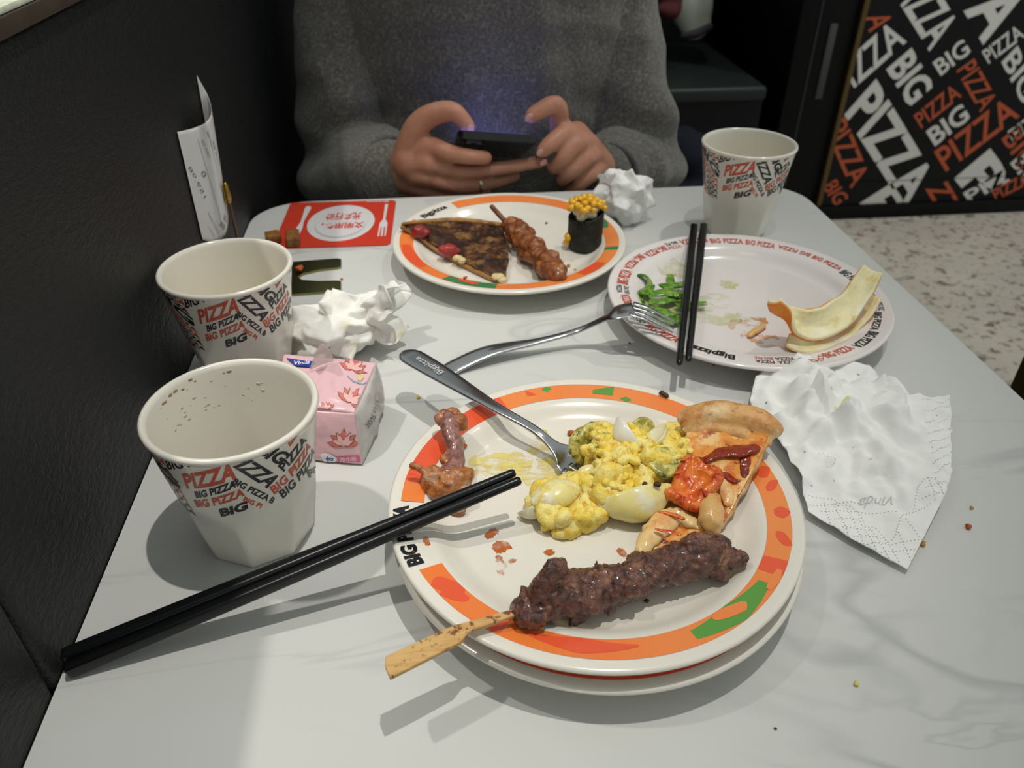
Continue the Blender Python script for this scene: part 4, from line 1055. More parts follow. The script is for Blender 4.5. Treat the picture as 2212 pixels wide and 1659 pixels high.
for pts, rad, sd in (([(1050, 1162), (1066, 1150), (1076, 1145)], .0028, 1), ([(1068, 1190), (1085, 1180), (1092, 1170)], .0045, 2), ([(1075, 1200), (1084, 1222), (1082, 1245)], .0024, 3), ([(1104, 1208), (1108, 1216)], .0024, 4), ([(1183, 1188), (1190, 1200)], .0026, 5), ([(1335, 1195), (1350, 1190)], .0034, 6), ([(920, 1185), (928, 1205)], .0020, 7), ([(885, 1228), (898, 1222)], .0026, 8)): smear(PN, 'sauce_smear', pts, M_sm_o, rad, seed=sd)
for pts, rad, sd in (([(1390, 640), (1430, 655), (1460, 640)], .020, 1), ([(1430, 690), (1470, 690), (1520, 660), (1570, 640)], .016, 2), ([(1420, 590), (1460, 585), (1500, 600)], .012, 3), ([(1560, 620), (1590, 610)], .008, 4), ([(1530, 690), (1590, 690), (1610, 680)], .010, 5)): smear(PRt, 'green_smear', pts, M_sm_g, rad, .0003, seed=sd)
M_sm_o2 = mat('pale_orange_smear', 'd69a56', .3, alpha_noise=('noise', 90, .45, .62, .75))
for pts, rad, sd in (([(1575, 695), (1610, 705), (1650, 690)], .010, 1), ([(1600, 715), (1640, 735), (1680, 728)], .007, 2), ([(1640, 690), (1656, 692)], .004, 3)): smear(PRt, 'orange_smear', pts, M_sm_o2, rad, .0003, seed=sd)
def bit(name, q, r, m, label, cat='crumb', group=None, seed=0, vox=None):
    bm = new(); rr = random.Random(seed)
    for k in range(4): ell(bm, q + Vector((rr.uniform(-.5, .5) * r, rr.uniform(-.5, .5) * r, r * .35 + rr.uniform(0, .3) * r)), (r * rr.uniform(.5, .9), r * rr.uniform(.4, .8), r * rr.uniform(.35, .6)), (rr.random(), rr.random(), rr.random() * 3), 8)
    me = fuse(bm, vox or r * .22, 1); lo = min(v.co.z for v in me.vertices); me.transform(Matrix.Translation((0, 0, q.z - lo)))
    return one(name, me, m, label, cat, group)
def on_plate(pl, px, py):
    z = .02
    for _ in range(5):
        q = P(px, py, z); z = pl.c.z - TT + plate_z(min((q.xy - pl.c.xy).length, pl.R * .97), pl.R)
    q = P(px, py, z + .0002); return q
bit('crumb', on_plate(PN, 1434, 855), .0028, M_crumb_d, 'dark brown burnt crumb on the orange rim behind the egg salad', seed=1)
bit('crumb', on_plate(PN, 1003, 967), .0018, M_crumb_o, 'small orange-brown crumb beside the chicken bone', seed=2)
bit('crumb', on_plate(PN, 1398, 1302), .0016, M_crumb_d, 'small dark meat crumb below the lamb skewer', seed=3)
bit('crumb', on_plate(PN, 1232, 938), .0030, M_crumb_o, 'orange scrap just behind the near fork', seed=4)
bit('crumb', on_plate(PN, 1170, 948), .0042, M_crumb_y, 'yellow-green salad scrap under the neck of the near fork', seed=5)
for i, (x, y, r, lb) in enumerate(((1222, 1150, .0014, 'larger yellow crumb close in front of the egg salad'), (1230, 1166, .0010, 'tiny yellow crumb a little farther in front of the egg salad'), (1440, 1150, .0026, 'yellow salad crumb between the large egg wedge and the pizza tip'))):
    bit('crumb', on_plate(PN, x, y), r, M_crumb_y, lb, group='yellow crumbs on the near plate', seed=10 + i)
for i, (x, y, r, m, lb) in enumerate(((2090, 1142, .0024, M_crumb_o, 'largest orange crumb on the bare table beyond the spread tissue'), (2098, 1099, .0013, M_crumb, 'small golden crumb beside the larger orange one on the bare table'), (1994, 1178, .0020, M_crumb, 'golden crumb at the edge of the spread tissue'), (1848, 1478, .0016, M_crumb_y, 'pale crumb on the table right of the stacked plates'), (905, 861, .0018, M_crumb_y, 'yellow crumb on the table in the shadow of the near fork'), (738, 605, .0014, M_crumb_o, 'orange crumb on the table beside the gold base plate'), (1360, 743, .0010, M_crumb_d, 'dark speck on the table under the leaning fork'), (912, 1292, .0014, M_crumb_y, 'yellow crumb on the lower plate rim'), (1542, 790, .0012, M_crumb_o, 'orange speck between the lettered plate and the near plate'), (1675, 1575, .0009, M_crumb_d, 'tiny brown speck near the front of the table'))):
    q = P(x, y, 0) if 'lower plate' not in lb else on_plate(PB, x, y)
    bit('crumb', q, r, m, lb, seed=30 + i)

# ================================================================== FOOD ON THE LETTERED PLATE
def peel(name, label, spine, widths, centre, th=.0042):
    """curved wedge of orange peel bent round a centre: pale pith inside, orange rind outside"""
    n = 40; sp = cr(spine, n); w = crs(widths, n); m_ = 14
    def surf(off, k):
        def f(u, v):
            i = min(n - 1, int(round(u * (n - 1)))); T = (sp[min(i + 1, n - 1)] - sp[max(i - 1, 0)]).normalized(); U = (centre[0].lerp(centre[1], min(1, max(0, (i / (n - 1) - .12) / .30))) - sp[i]).normalized()
            S = T.cross(U).normalized(); N = S.cross(T).normalized(); t = v * 2 - 1
            wob = 1 + .12 * nz(sp[i], 90, 2)
            c = sp[i] + S * (t * w[i] * wob * k / 2) + N * (off + (t * t) * w[i] * .20)
            return c + N * (.0011 * nz(c, 110, 3) + .0006 * rg(c, 260, 1) if off > 0 else 0)
        return f
    t = thing(name, label, 'orange peel', sp[n // 2], 'orange peels')
    obj('pith', bake(sheet(surf(.0003, .97), n - 1, m_), [('SOLIDIFY', dict(thickness=th * .8, offset=0.)), ('SUBSURF', dict(levels=1))]), M_pith, t)
    obj('rind', bake(sheet(surf(-th * .5, 1.05), n - 1, m_), [('SOLIDIFY', dict(thickness=th * .4, offset=0.)), ('SUBSURF', dict(levels=1))]), M_rind, t, label='orange outer rind')
    return t
peel('orange_peel', 'upper piece of curved orange peel, pith facing up, resting on another peel', [P(1672, 652, .052), P(1692, 680, .038), P(1738, 702, .0290), P(1790, 692, .0285), P(1840, 652, .036), P(1884, 584, .054)], [.009, .016, .023, .024, .019, .016], (P(1740, 650, .05) + Vector((.01, .045, 0)), P(1775, 655, .075) + Vector((0, -.02, 0))))
peel('orange_peel', 'lower piece of orange peel lying flat under the other on the lettered plate', [P(1700, 735, .0185), P(1740, 744, .0165), P(1800, 722, .0175), P(1850, 682, .0225), P(1888, 640, .0320)], [.010, .015, .020, .019, .012], (P(1780, 690, .075), P(1780, 690, .075)), .0036)
bm = new(); tube(bm, [P(1620, 725, .0135), P(1632, 715, .0140), P(1650, 705, .0138)], [.0022, .0030, .0022], 10, .7, True, 12)
me = fuse(bm, .0006, 2); displace(me, lambda c: .0003 * nz(c, 300)); lo = min(v.co.z for v in me.vertices)
one('orange_scrap', me, M_onion, 'small golden orange scrap in the middle of the lettered plate', 'food scrap')
G = .0130
strips = [([(1371, 597), (1388, 596), (1400, 605), (1402, 622), (1385, 635), (1377, 655)], .0026, 'thin curled green pepper strip sticking out over the plate edge'),
    ([(1378, 635), (1380, 660), (1395, 680), (1420, 695)], .0042, 'bent green pepper strip beside the leaning fork'),
    ([(1388, 634), (1405, 628), (1410, 626)], .0046, 'short dark green pepper chunk among the strips'),
    ([(1428, 619), (1450, 617), (1478, 614)], .0044, 'straight dark green pepper strip meeting the chopsticks'),
    ([(1447, 594), (1450, 610)], .0034, 'short green pepper strip at the back of the heap'),
    ([(1400, 640), (1430, 632), (1460, 634), (1478, 638)], .0048, 'broad bright green pepper strip in the middle of the heap'),
    ([(1402, 652), (1430, 652), (1455, 645), (1476, 650)], .0036, 'wavy green pepper strip below the broad one'),
    ([(1395, 668), (1425, 672), (1450, 680), (1472, 686)], .0046, 'long green pepper strip at the front of the heap'),
    ([(1425, 688), (1450, 694), (1470, 692)], .0042, 'lowest green pepper strip by the fork tines'),
    ([(1462, 660), (1490, 658), (1526, 654)], .0036, 'green pepper strip poking out past the chopsticks')]
for i, (pts, r, lb) in enumerate(strips):
    bm = new(); zz = G + r * .55 + (.0035 if i in (2, 5, 3) else 0) + (.002 if i in (6, 9) else 0)
    tube(bm, [P(x, y, zz + (.004 if i == 0 and k < 3 else 0) + .0012 * math.sin(k * 2.1 + i)) for k, (x, y) in enumerate(pts)], [r * 1.0] + [r * 1.25 * (1 + .15 * math.sin(3 * k + i)) for k in range(len(pts) - 2)] + [r * .95], 12, .26, False, 30)
    me = to_mesh(bm); displace(me, lambda c: .0009 * nz(c, 110, i) + .0003 * nz(c, 300, i))
    one('pepper_strip', me, M_pepper, lb, 'pepper strip', 'green pepper strips')

# ================================================================== FOOD ON THE FAR PLATE
GZ = .0125
dz_ = thing('pizza_slice', 'dark chocolate-topped pizza slice with two red cherries on the far plate', 'pizza slice', P(1000, 540, GZ))
L2 = cr([P(866, 488, .0290), P(905, 512, .0215), P(960, 548, .0170), P(1020, 580, .0165), P(1086, 610, .0165)], 40)
R2 = cr([P(868, 484, .0295), P(930, 480, .0225), P(990, 478, .0190), P(1050, 482, .0185), P(1084, 488, .0185)], 40)
def d_fn(off):
    def f(u, v):
        i = min(39, int(round(u * 39))); q = L2[i] + (R2[i] - L2[i]) * v
        if u > .97: q = q + (P(1098, 560, .017) - P(1086, 555, .017)) * math.sin(math.pi * v) + Vector((nz(q, 160, 1) * .002, 0, 0))
        return q + Vector((0, 0, off + .0008 * nz(q, 90, 2)))
    return f
obj('base', bake(sheet(d_fn(0), 39, 20), [('SOLIDIFY', dict(thickness=.0034, offset=-1.))]), M_crust2, dz_)
def dt_fn(u, v):
    q = d_fn(.001)(.08 + .92 * u, .02 + v * .88); return q + Vector((0, 0, .0022 * max(0, rg(q, 75, 3)) + .001 * nz(q, 190, 1)))
obj('chocolate', bake(sheet(dt_fn, 60, 40), [('SOLIDIFY', dict(thickness=.0016, offset=-1.))]), M_choc, dz_)
for px, py, z, r in ((905, 500, .0265, (.0078, .0068, .0065)), (968, 541, .0215, (.0095, .0075, .006))):
    bm = new(); ell(bm, P(px, py, z), r); ell(bm, P(px + 12, py + 3, z - .001), [k * .7 for k in r]); me = fuse(bm, .0009, 2); displace(me, lambda c: .0009 * nz(c, 200, px)); obj('cherry', me, M_cherry, dz_)
for px, py, z, s in ((988, 557, .0195, .0050), (1076, 598, .0195, .0055)):
    bm = new(); ell(bm, P(px, py, z), (s, s * .8, s * .5)); ell(bm, P(px + 10, py + 6, z), (s * .8, s * .7, s * .5)); me = fuse(bm, .0008, 1); displace(me, lambda c: .0009 * nz(c, 260, px)); obj('fruit_bit', me, M_banana, dz_)
bm = new(); tube(bm, [P(872, 483, .0305), P(930, 478, .0245), P(1000, 476, .0215), P(1082, 486, .0205)], [.002, .0030, .0034, .0030], 10, .8, True, 20); me = fuse(bm, .0009, 2); displace(me, lambda c: .0005 * nz(c, 200)); obj('edge_crust', me, M_crust2, dz_)

s2k = thing('chicken_skewer', 'fried golden-brown chicken skewer in the middle of the far plate', 'skewer', P(1150, 540, GZ))
pp = cr([P(1098, 484, .0285), P(1120, 505, .0265), P(1150, 540, .0240), P(1185, 572, .0235), P(1206, 596, .0230)], 40); rad = crs([.0075, .0118, .0118, .0110, .0085], 40)
bm = new(); tube(bm, pp, [r * .78 for r in rad], 12)
for k in range(48):
    i = rnd.randrange(0, 38); r = rad[i]; an = rnd.uniform(0, 6.28); s = r * rnd.uniform(.35, .62)
    ell(bm, pp[i] + Vector((math.cos(an) * r * .62, math.sin(an) * r * .3, math.sin(an) * r * .55)), (s * 1.2, s, s * .85), (rnd.random(), rnd.random(), rnd.random() * 3), 9)
me = fuse(bm, .0013, 2); displace(me, lambda c: .0013 * rg(c, 110, 2) + .0007 * nz(c, 320, 4)); obj('meat', me, M_fried, s2k)
bm = new(); tube(bm, [P(1063, 447, .0400), P(1080, 466, .0350), P(1100, 488, .0300)], [.0024, .0024, .0022], 10); obj('stick', bm, M_wood_d, s2k)

ss = thing('corn_sushi', 'nori-wrapped sushi roll topped with sweetcorn on the far plate', 'sushi', P(1263, 540, GZ))
sc = P(1263, 534, GZ); 
bm = new(); n = 40; rings = []
for z, r in ((.0, .0142), (.002, .0156), (.010, .0160), (.020, .0160), (.030, .0163), (.0335, .0163), (.0335, .0150), (.028, .0148), (.027, .0005)):
    rings.append([sc + Vector((r * math.cos(2 * math.pi * k / n) * (1 + .03 * math.sin(3 * 2 * math.pi * k / n)), r * .92 * math.sin(2 * math.pi * k / n), z + (.004 * math.cos(2 * math.pi * k / n - .3) if z > .025 else 0))) for k in range(n)])
loft(bm, rings); me = to_mesh(bm); displace(me, lambda c: .0006 * nz(c, 200, 3)); obj('nori_wrap', me, M_nori, ss)
bm = new()
for k in range(12): ell(bm, sc + Vector((rnd.uniform(-.010, .010), rnd.uniform(-.009, .009), .034 + rnd.uniform(-.002, .004))), (.005, .005, .004))
me = fuse(bm, .001, 2); displace(me, lambda c: .0006 * nz(c, 250)); obj('mayonnaise', me, M_mayo, ss)
kbm = new(); ell(kbm, (0, 0, 0), (.0040, .0030, .0026), seg=12); kme = to_mesh(kbm, 'corn_kernel'); kme.materials.append(M_corn)
for p in kme.polygons: p.use_smooth = True
spots = []
for k in range(30):
    a = k * 2.39996; rr = .0158 * math.sqrt((k + .5) / 30); h = .0405 + .0075 * (1 - (rr / .0158) ** 2)
    spots.append(sc + Vector((rr * math.cos(a) * 1.08, rr * math.sin(a), h + rnd.uniform(-.0012, .0012))))
spots.append(sc + Vector((-.0165, -.002, .012))); spots.append(sc + Vector((-.0172, -.001, .006)))
for q in spots:
    o = bpy.data.objects.new('corn_kernel', kme); COL.objects.link(o); o.parent = ss; o.location = q - ROOT[ss.name]; o.rotation_euler = (rnd.uniform(-.8, .8), rnd.uniform(-.8, .8), rnd.uniform(0, 3.1)); s = rnd.uniform(.9, 1.2); o.scale = (s, s, s)
for i, (x, y, r, m, lb) in enumerate(((1228, 576, .0022, M_crumb, 'golden crumb on the far plate beside the chicken skewer'), (1242, 585, .0016, M_crumb, 'small crumb on the far plate toward its orange rim'), (1180, 483, .0014, M_crumb_d, 'brown crumb on the far plate between skewer and sushi'), (1005, 604, .0022, M_crumb_o, 'orange-brown crumb at the edge of the far plate well under the dark pizza'))): bit('crumb', on_plate(PF, x, y), r, m, lb, seed=60 + i)
# ================================================================== TISSUES
def crumpled(c, rad, seed, f=2.3, amp=.34, rot=0., sub=5, floor=0.):
    """ball of crumpled paper: flat facets meeting in sharp creases"""
    bm = new(); bmesh.ops.create_icosphere(bm, subdivisions=3, radius=1); r = random.Random(seed)
    for v in bm.verts:
        d = v.co.normalized(); v.co = d * (1 + amp * (nz(d, f, seed) * 1.0 + r.uniform(-.28, .28)) ) + Vector((r.uniform(-.09, .09), r.uniform(-.09, .09), r.uniform(-.09, .09)))
    bmesh.ops.subdivide_edges(bm, edges=bm.edges[:], cuts=3, use_grid_fill=True)
    Rz = Matrix.Rotation(rot, 3, 'Z')
    for v in bm.verts:
        d = v.co; k = 1 + .035 * rg(d, 5, seed + 2) + .018 * rg(d, 13, seed)
        v.co = c + Rz @ Vector((d.x * k * rad[0], d.y * k * rad[1], d.z * k * rad[2]))
        if v.co.z < TT + floor: v.co.z = TT + floor + (v.co.z - TT - floor) * .02 + .0004
    return bm
def heightfield(outline, step, hf, thick=.0003):
    bm = new(); poly_flat(bm, [(P(x, y, z).x, P(x, y, z).y) for x, y, z in outline]); bmesh.ops.triangulate(bm, faces=bm.faces[:]); gridcut(bm, step)
    bmesh.ops.triangulate(bm, faces=bm.faces[:])
    lay(bm, lambda x, y: Vector((x, y, TT + hf(Vector((x, y, 0))))))
    bm.normal_update()
    return bake(bm, [('SOLIDIFY', dict(thickness=thick, offset=1.))])
def gauss(q, px, py, r, h):
    g_ = P(px, py, 0); return h * math.exp(-((q.x - g_.x) ** 2 + (q.y - g_.y) ** 2) / (r * r))
def ridge_line(q, a, b, w, h):
    A_ = P(*a, 0).xy; B_ = P(*b, 0).xy; d = B_ - A_; t = max(0, min(1, (q.xy - A_).dot(d) / d.length_squared)); dd = (q.xy - A_ - d * t).length
    return h * max(0, 1 - dd / w) * (1 - .5 * t)
CR = [((1640, 835), (1790, 870), .008, .006), ((1700, 900), (1800, 850), .007, .006), ((1770, 880), (1840, 960), .006, .007), ((1810, 960), (1900, 1090), .007, .006), ((1800, 960), (1700, 1010), .006, .005), ((1860, 980), (1950, 1110), .007, .007), ((1830, 940), (1950, 960), .006, .007), ((1740, 860), (1720, 960), .006, .005), ((1845, 1020), (1840, 1080), .005, .004), ((1900, 870), (1950, 900), .007, .006), ((1680, 950), (1640, 890), .006, .004)]
FOLD = [P(*p).xy for p in ((1745, 880, .012), (1772, 850, .018), (1800, 822, .022), (1850, 812, .026), (1912, 812, .026), (1948, 875, .016))]
FPOLY = FOLD + [P(*p).xy for p in ((1952, 930, .014), (1962, 985, .010), (1930, 1005, .008), (1880, 1000, .008), (1800, 960, .008))]
def inside(q, poly):
    c = False; j = len(poly) - 1
    for i in range(len(poly)):
        if (poly[i].y > q.y) != (poly[j].y > q.y) and q.x < (poly[j].x - poly[i].x) * (q.y - poly[i].y) / (poly[j].y - poly[i].y) + poly[i].x: c = not c
        j = i
    return c
def big_h(q):
    flat = 1 - math.exp(-((q - P(1955, 1200, 0).xy.to_3d()).length / .075) ** 2)
    up = math.exp(-((q - P(1800, 930, 0).xy.to_3d()).length / .095) ** 2)
    h = .0007 + flat * (.0020 * (1 + facet(q, 24, 1)) + .0014 * (1 + facet(q, 60, 3))) + up * (.0065 * (1 + facet(q, 30, 2)) + .0062 * (1 + facet(q, 58, 5)) + .0034 * (1 + facet(q, 120, 6)))
    for c in CR: h += ridge_line(q, *c) * .9
    h += gauss(q, 1725, 800, .028, .008) + gauss(q, 2035, 1070, .02, .003)
    if inside(q, FPOLY):
        d = 1e9
        for a_, b_ in zip(FOLD, FOLD[1:]):
            e = b_ - a_; t = max(0, min(1, (q.xy - a_).dot(e) / e.length_squared)); d = min(d, (q.xy - a_ - e * t).length)
        k = max(0, 1 - d / .040); h += k * k * (.012 + .006 * facet(q, 48, 8))
    return h
bt = thing('tissue', 'large spread-out white tissue, creased, between the near plate and the table edge', 'tissue', P(1830, 1000, 0))
obj('sheet', heightfield([(1628, 835, .006), (1680, 800, .012), (1718, 784, .014), (1790, 800, .010), (1870, 815, .008), (1952, 872, .006), (1990, 873, .002), (2042, 879, .001), (2045, 1000, .001), (2042, 1062, .003), (2028, 1100, .001), (1992, 1170, .001), (1956, 1240, .0005), (1840, 1180, .0005), (1742, 1120, .001), (1724, 1060, .001), (1690, 1000, .001), (1640, 930, .002), (1614, 890, .004)], .0017, big_h), M_tissue, bt)
top_h = big_h
obj('corner_flap', heightfield([(2045, 905, .001), (2058, 932, .0008), (2046, 944, .0008), (2020, 930, .0006)], .004, lambda q: .0006), M_tissue, bt)
# egg-yellow stain and embossed dots and lettering
bm = new(); poly_flat(bm, [(P(x, y, .016).x, P(x, y, .016).y) for x, y in ((1795, 898), (1815, 888), (1838, 878), (1842, 884), (1828, 893), (1812, 904), (1800, 906))]); bmesh.ops.triangulate(bm, faces=bm.faces[:]); gridcut(bm, .0015)
obj('yellow_stain', lay(bm, lambda x, y: Vector((x, y, TT + top_h(Vector((x, y, 0))) + .0006))), mat('faint_yellow_stain', 'd9d24a', .8, alpha_noise=('noise', 120, .35, .6, .7)), bt)
M_emb = mat('embossed_tissue', 'c3c3c0', .8, spec=.2)
bm = new(); fr = [P(x, y, 0) for x, y in ((1926, 1098), (1848, 1106), (1920, 1112))]
text_flat(bm, 'Vinda', aff(*[(p.x, p.y) for p in fr]), .0); gridcut(bm, .003)
obj('embossed_lettering', lay(bm, lambda x, y: Vector((x, y, TT + big_h(Vector((x, y, 0))) + .0006))), M_emb, bt, False)
def dotted(runs, gap=.0021, r=.00042):
    bm = new()
    for run in runs:
        pts = cr([P(x, y, .001) for x, y in run], 30 if len(run) > 2 else 2); d = 0; last = pts[0]; acc = 0
        segs = list(zip(pts, pts[1:])); tot = sum((b - a).length for a, b in segs); k = 0
        while k * gap < tot:
            t = k * gap; 
            for a, b in segs:
                l = (b - a).length
                if t <= l: q = a + (b - a) * (t / l); break
                t -= l
            z = TT + big_h(Vector((q.x, q.y, 0))) + .00045
            bmesh.ops.create_icosphere(bm, subdivisions=1, radius=1, matrix=Matrix.Translation((q.x, q.y, z)) @ Matrix.Diagonal((r, r, r * .4, 1))); k += 1
    return bm
runs = [[(1735, 1083), (1765, 1092), (1795, 1100), (1805, 1115)], [(1805, 1112), (1830, 1115), (1855, 1130), (1865, 1150)], [(1865, 1150), (1885, 1150), (1905, 1165), (1915, 1178), (1928, 1170), (1935, 1145), (1945, 1130), (1975, 1122), (2000, 1112)],
    [(1745, 1108), (1900, 1110)], [(1770, 1120), (1930, 1125)], [(1790, 1137), (1860, 1140)], [(1815, 1155), (1880, 1158)], [(1840, 1172), (1905, 1175)], [(1862, 1190), (1980, 1180)], [(1900, 1205), (1978, 1198)], [(1775, 1105), (1790, 1150)], [(1795, 1108), (1830, 1172)], [(1825, 1118), (1862, 1190)], [(1850, 1135), (1890, 1205)], [(1875, 1155), (1920, 1222)], [(1905, 1168), (1940, 1228)], [(1935, 1165), (1965, 1222)], [(1950, 1140), (1985, 1180)],
    [(1965, 1120), (1970, 1085), (1985, 1070), (2005, 1075), (2025, 1085)], [(1975, 1105), (2028, 1095)], [(1985, 1088), (2030, 1075)], [(1990, 1070), (2010, 1112)], [(2005, 1072), (2025, 1100)], [(1760, 1010), (1770, 1018), (1785, 1020), (1792, 1032), (1785, 1045), (1772, 1045), (1765, 1035)]]
for k in range(8): runs.append([(1978 + k * 4, 905 + k * 22), (2040, 888 + k * 20)])
o = obj('embossed_dots', dotted(runs), M_emb, bt); o['kind'] = 'stuff'

lt = thing('tissue', 'crumpled tissue with faint yellow stains beside the pink tissue pack', 'tissue', P(740, 720, 0))
obj('crumpled_body', crumpled(P(712, 712, .018), (.030, .034, .021), 3, 1.6, .5, .4), M_tissue_y, lt)
obj('crumpled_fold', crumpled(P(768, 690, .022), (.024, .022, .022), 8, 1.6, .5, -.3), M_tissue_y, lt)
def mouth(u, v):
    a = u * 2 * math.pi; ax = P(770, 690, .024); bx = P(850, 672, .034); c = ax + (bx - ax) * v
    r = .009 + .015 * v ** 1.3; r *= 1 + .16 * math.sin(3 * a + 1) + .10 * math.sin(7 * a) * v
    q = c + Vector((.25 * math.cos(a) * r, math.cos(a) * r, math.sin(a) * r * .92)); 
    q += Vector((nz(q, 60, 3), nz(q, 60, 5), nz(q, 60, 7))) * .005 + Vector((rg(q, 130, 1), rg(q, 130, 2), rg(q, 130, 4))) * .0016
    q.x += .006 * v * math.sin(5 * a + 2) 
    return q
obj('open_end', sheet(mouth, 90, 26, .0004), M_tissue_y, lt)
def tail(u, v):
    a, b, c, d = P(662, 735, .018), P(735, 745, .012), P(700, 785, .014), P(656, 780, .006)
    q = bil(a, b, c, d, u, v); return q + Vector((0, 0, .004 * rg(q, 45, 3) + .002 * rg(q, 110, 4)))
obj('loose_corner', sheet(tail, 30, 30, .0004), M_tissue_y, lt)

rt = thing('tissue', 'white crumpled tissue ball behind the far plate beside the sushi', 'tissue', P(1350, 450, 0))
obj('crumpled_body', crumpled(P(1350, 424, .026), (.0255, .022, .026), 5, 1.6, .5, .2), M_tissue, rt)
def petal(pts, amp=.0022, nn=24):
    A4 = [P(*p) for p in pts]
    def f(u, v):
        q = bil(*A4, u, v); return q + Vector((0, .5, 1)) * (amp * rg(q, 70, 2) + .006 * math.sin(math.pi * v))
    return sheet(f, nn, nn, .0004)
obj('loose_corner', petal([(1290, 388, .038), (1330, 385, .045), (1335, 405, .040), (1296, 400, .034)]), M_tissue, rt)
obj('loose_corner', petal([(1318, 440, .016), (1372, 435, .016), (1365, 462, .006), (1335, 472, .003)]), M_tissue, rt)
obj('loose_corner', petal([(1300, 430, .02), (1330, 425, .024), (1330, 470, .003), (1305, 462, .004)]), M_tissue, rt)

# ================================================================== PINK TISSUE PACK
tp = thing('tissue_pack', 'pink plastic-wrapped pack of tissues printed with lotus flowers behind the near cup', 'tissue pack', P(720, 900, 0))
FBL, FBR = P(585, 985, .001), P(783, 1003, .001)
def hgt(px_top, px_bot):                                # height of an upright edge seen at two pixels
    b = P(*px_bot, 0); lo, hi = 0, .15
    for _ in range(40):
        m_ = (lo + hi) / 2
        if P(*px_top, m_).y > b.y: lo = m_
        else: hi = m_
    return lo
zf = .034
FTL, FTR = P(590, 880, zf), P(766, 893, zf); BTL, BTR = P(612, 765, .041), P(813, 784, .043); BBL, BBR = P(640, 860, .001), P(829, 872, .001)
def face_sheet(a, b, c, d, bulge, nrm, n=36, wr=.0012, seed=1):
    def f(u, v):
        q = bil(a, b, c, d, u, v); e = (math.sin(math.pi * u) * math.sin(math.pi * v)) ** .5
        return q + nrm * (bulge * e + e * (wr * rg(q, 45, seed) + wr * .5 * rg(q, 120, seed)))
    return f
n_top = Vector((0, -.15, 1)).normalized(); n_fr = Vector((0, -1, .1)).normalized(); n_rt = Vector((1, -.15, .1)).normalized()
f_top = face_sheet(FTL, FTR, BTR, BTL, .003, n_top, wr=.0014); f_fr = face_sheet(FBL, FBR, FTR, FTL, .002, n_fr, seed=3, wr=.0008)
obj('wrapper_top', sheet(f_top, 50, 40, .0004), M_pink, tp); obj('wrapper_front', sheet(f_fr, 50, 40, .0004), M_pink, tp)
f_bk = face_sheet(BBR, BBL, BTL, BTR, .001, -n_fr); obj('wrapper_back', sheet(f_bk, 12, 12, .0004), M_pink, tp)
f_rt = face_sheet(FBR, BBR, BTR, FTR, .0035, n_rt, wr=.0022, seed=6); obj('clear_end_film', sheet(f_rt, 40, 40, .0003), M_film, tp, label='crinkled clear plastic end of the wrapper')
f_lf = face_sheet(BBL, FBL, FTL, BTL, .001, Vector((-1, 0, 0))); obj('wrapper_end', sheet(f_lf, 12, 12, .0004), M_pink, tp)
bm = new(); k = .004
ins = [q + (P(715, 890, .018) - q) * .07 for q in (FBL, FBR, BBR, BBL, FTL, FTR, BTR, BTL)]
vs = [bm.verts.new(q) for q in ins]
for f in ((3, 2, 1, 0), (4, 5, 6, 7), (0, 1, 5, 4), (1, 2, 6, 5), (2, 3, 7, 6), (3, 0, 4, 7)): bm.faces.new([vs[i] for i in f])
bmesh.ops.bevel(bm, geom=bm.edges[:], offset=.003, segments=3, affect='EDGES')
obj('tissue_stack', bm, M_tissue, tp, label='folded white tissues inside')
def flap(u, v):                                         # clear seal flap standing up at the back
    a, b, c, d = P(668, 800, .045), P(722, 782, .045), P(700, 745, .066), P(690, 748, .066); q = bil(a, b, c, d, u, v); return q + Vector((0, .004 * math.sin(3 * v), .002 * nz(q, 90)))
obj('seal_flap', sheet(flap, 16, 16, .0003), M_film, tp, label='clear resealing flap')
_fg = {}
def face_uv(f, px, py, n=60):                           # nearest point of a face to a pixel
    if f not in _fg:
        L_ = []
        for i in range(n + 1):
            for j in range(n + 1):
                q = f(i / n, j / n) - CAM; d = q.dot(_fw); L_.append((CX + FPX * q.dot(_r) / d, CY - FPX * q.dot(_up) / d, i / n, j / n))
        _fg[f] = L_
    e = min(_fg[f], key=lambda t: (t[0] - px) ** 2 + (t[1] - py) ** 2)
    return e[2], e[3]
def on_face(f, nrm, polys, name, m, off=.0006, text=None):
    bm = new()
    for poly in polys:
        uv = [face_uv(f, *p) for p in poly]
        try: poly_flat(bm, uv)
        except ValueError: pass
    if text: text_flat(bm, text[0], aff(*[face_uv(f, *p) for p in text[1]]), text[2])
    bmesh.ops.triangulate(bm, faces=bm.faces[:]); gridcut(bm, .04); clip(bm, .01, .99, 0); clip(bm, .01, .99, 1)
    if len(bm.faces): return obj(name, lay(bm, lambda x, y: f(min(max(x, 0), 1), min(max(y, 0), 1)) + nrm * off), m, tp, False)
def petal_poly(cx_, cy_, ang, L, w, n=7):
    ca_, sa = math.cos(R_(ang)), -math.sin(R_(ang)); out = []
    for i in range(n + 1):
        f = i / n; out.append((f * L, w * math.sin(math.pi * f ** .8)))
    for i in range(n - 1, 0, -1):
        f = i / n; out.append((f * L, -w * math.sin(math.pi * f ** .8)))
    return [(cx_ + x * ca_ - y * sa * -1 * -1, cy_ + x * sa + y * ca_) for x, y in out]
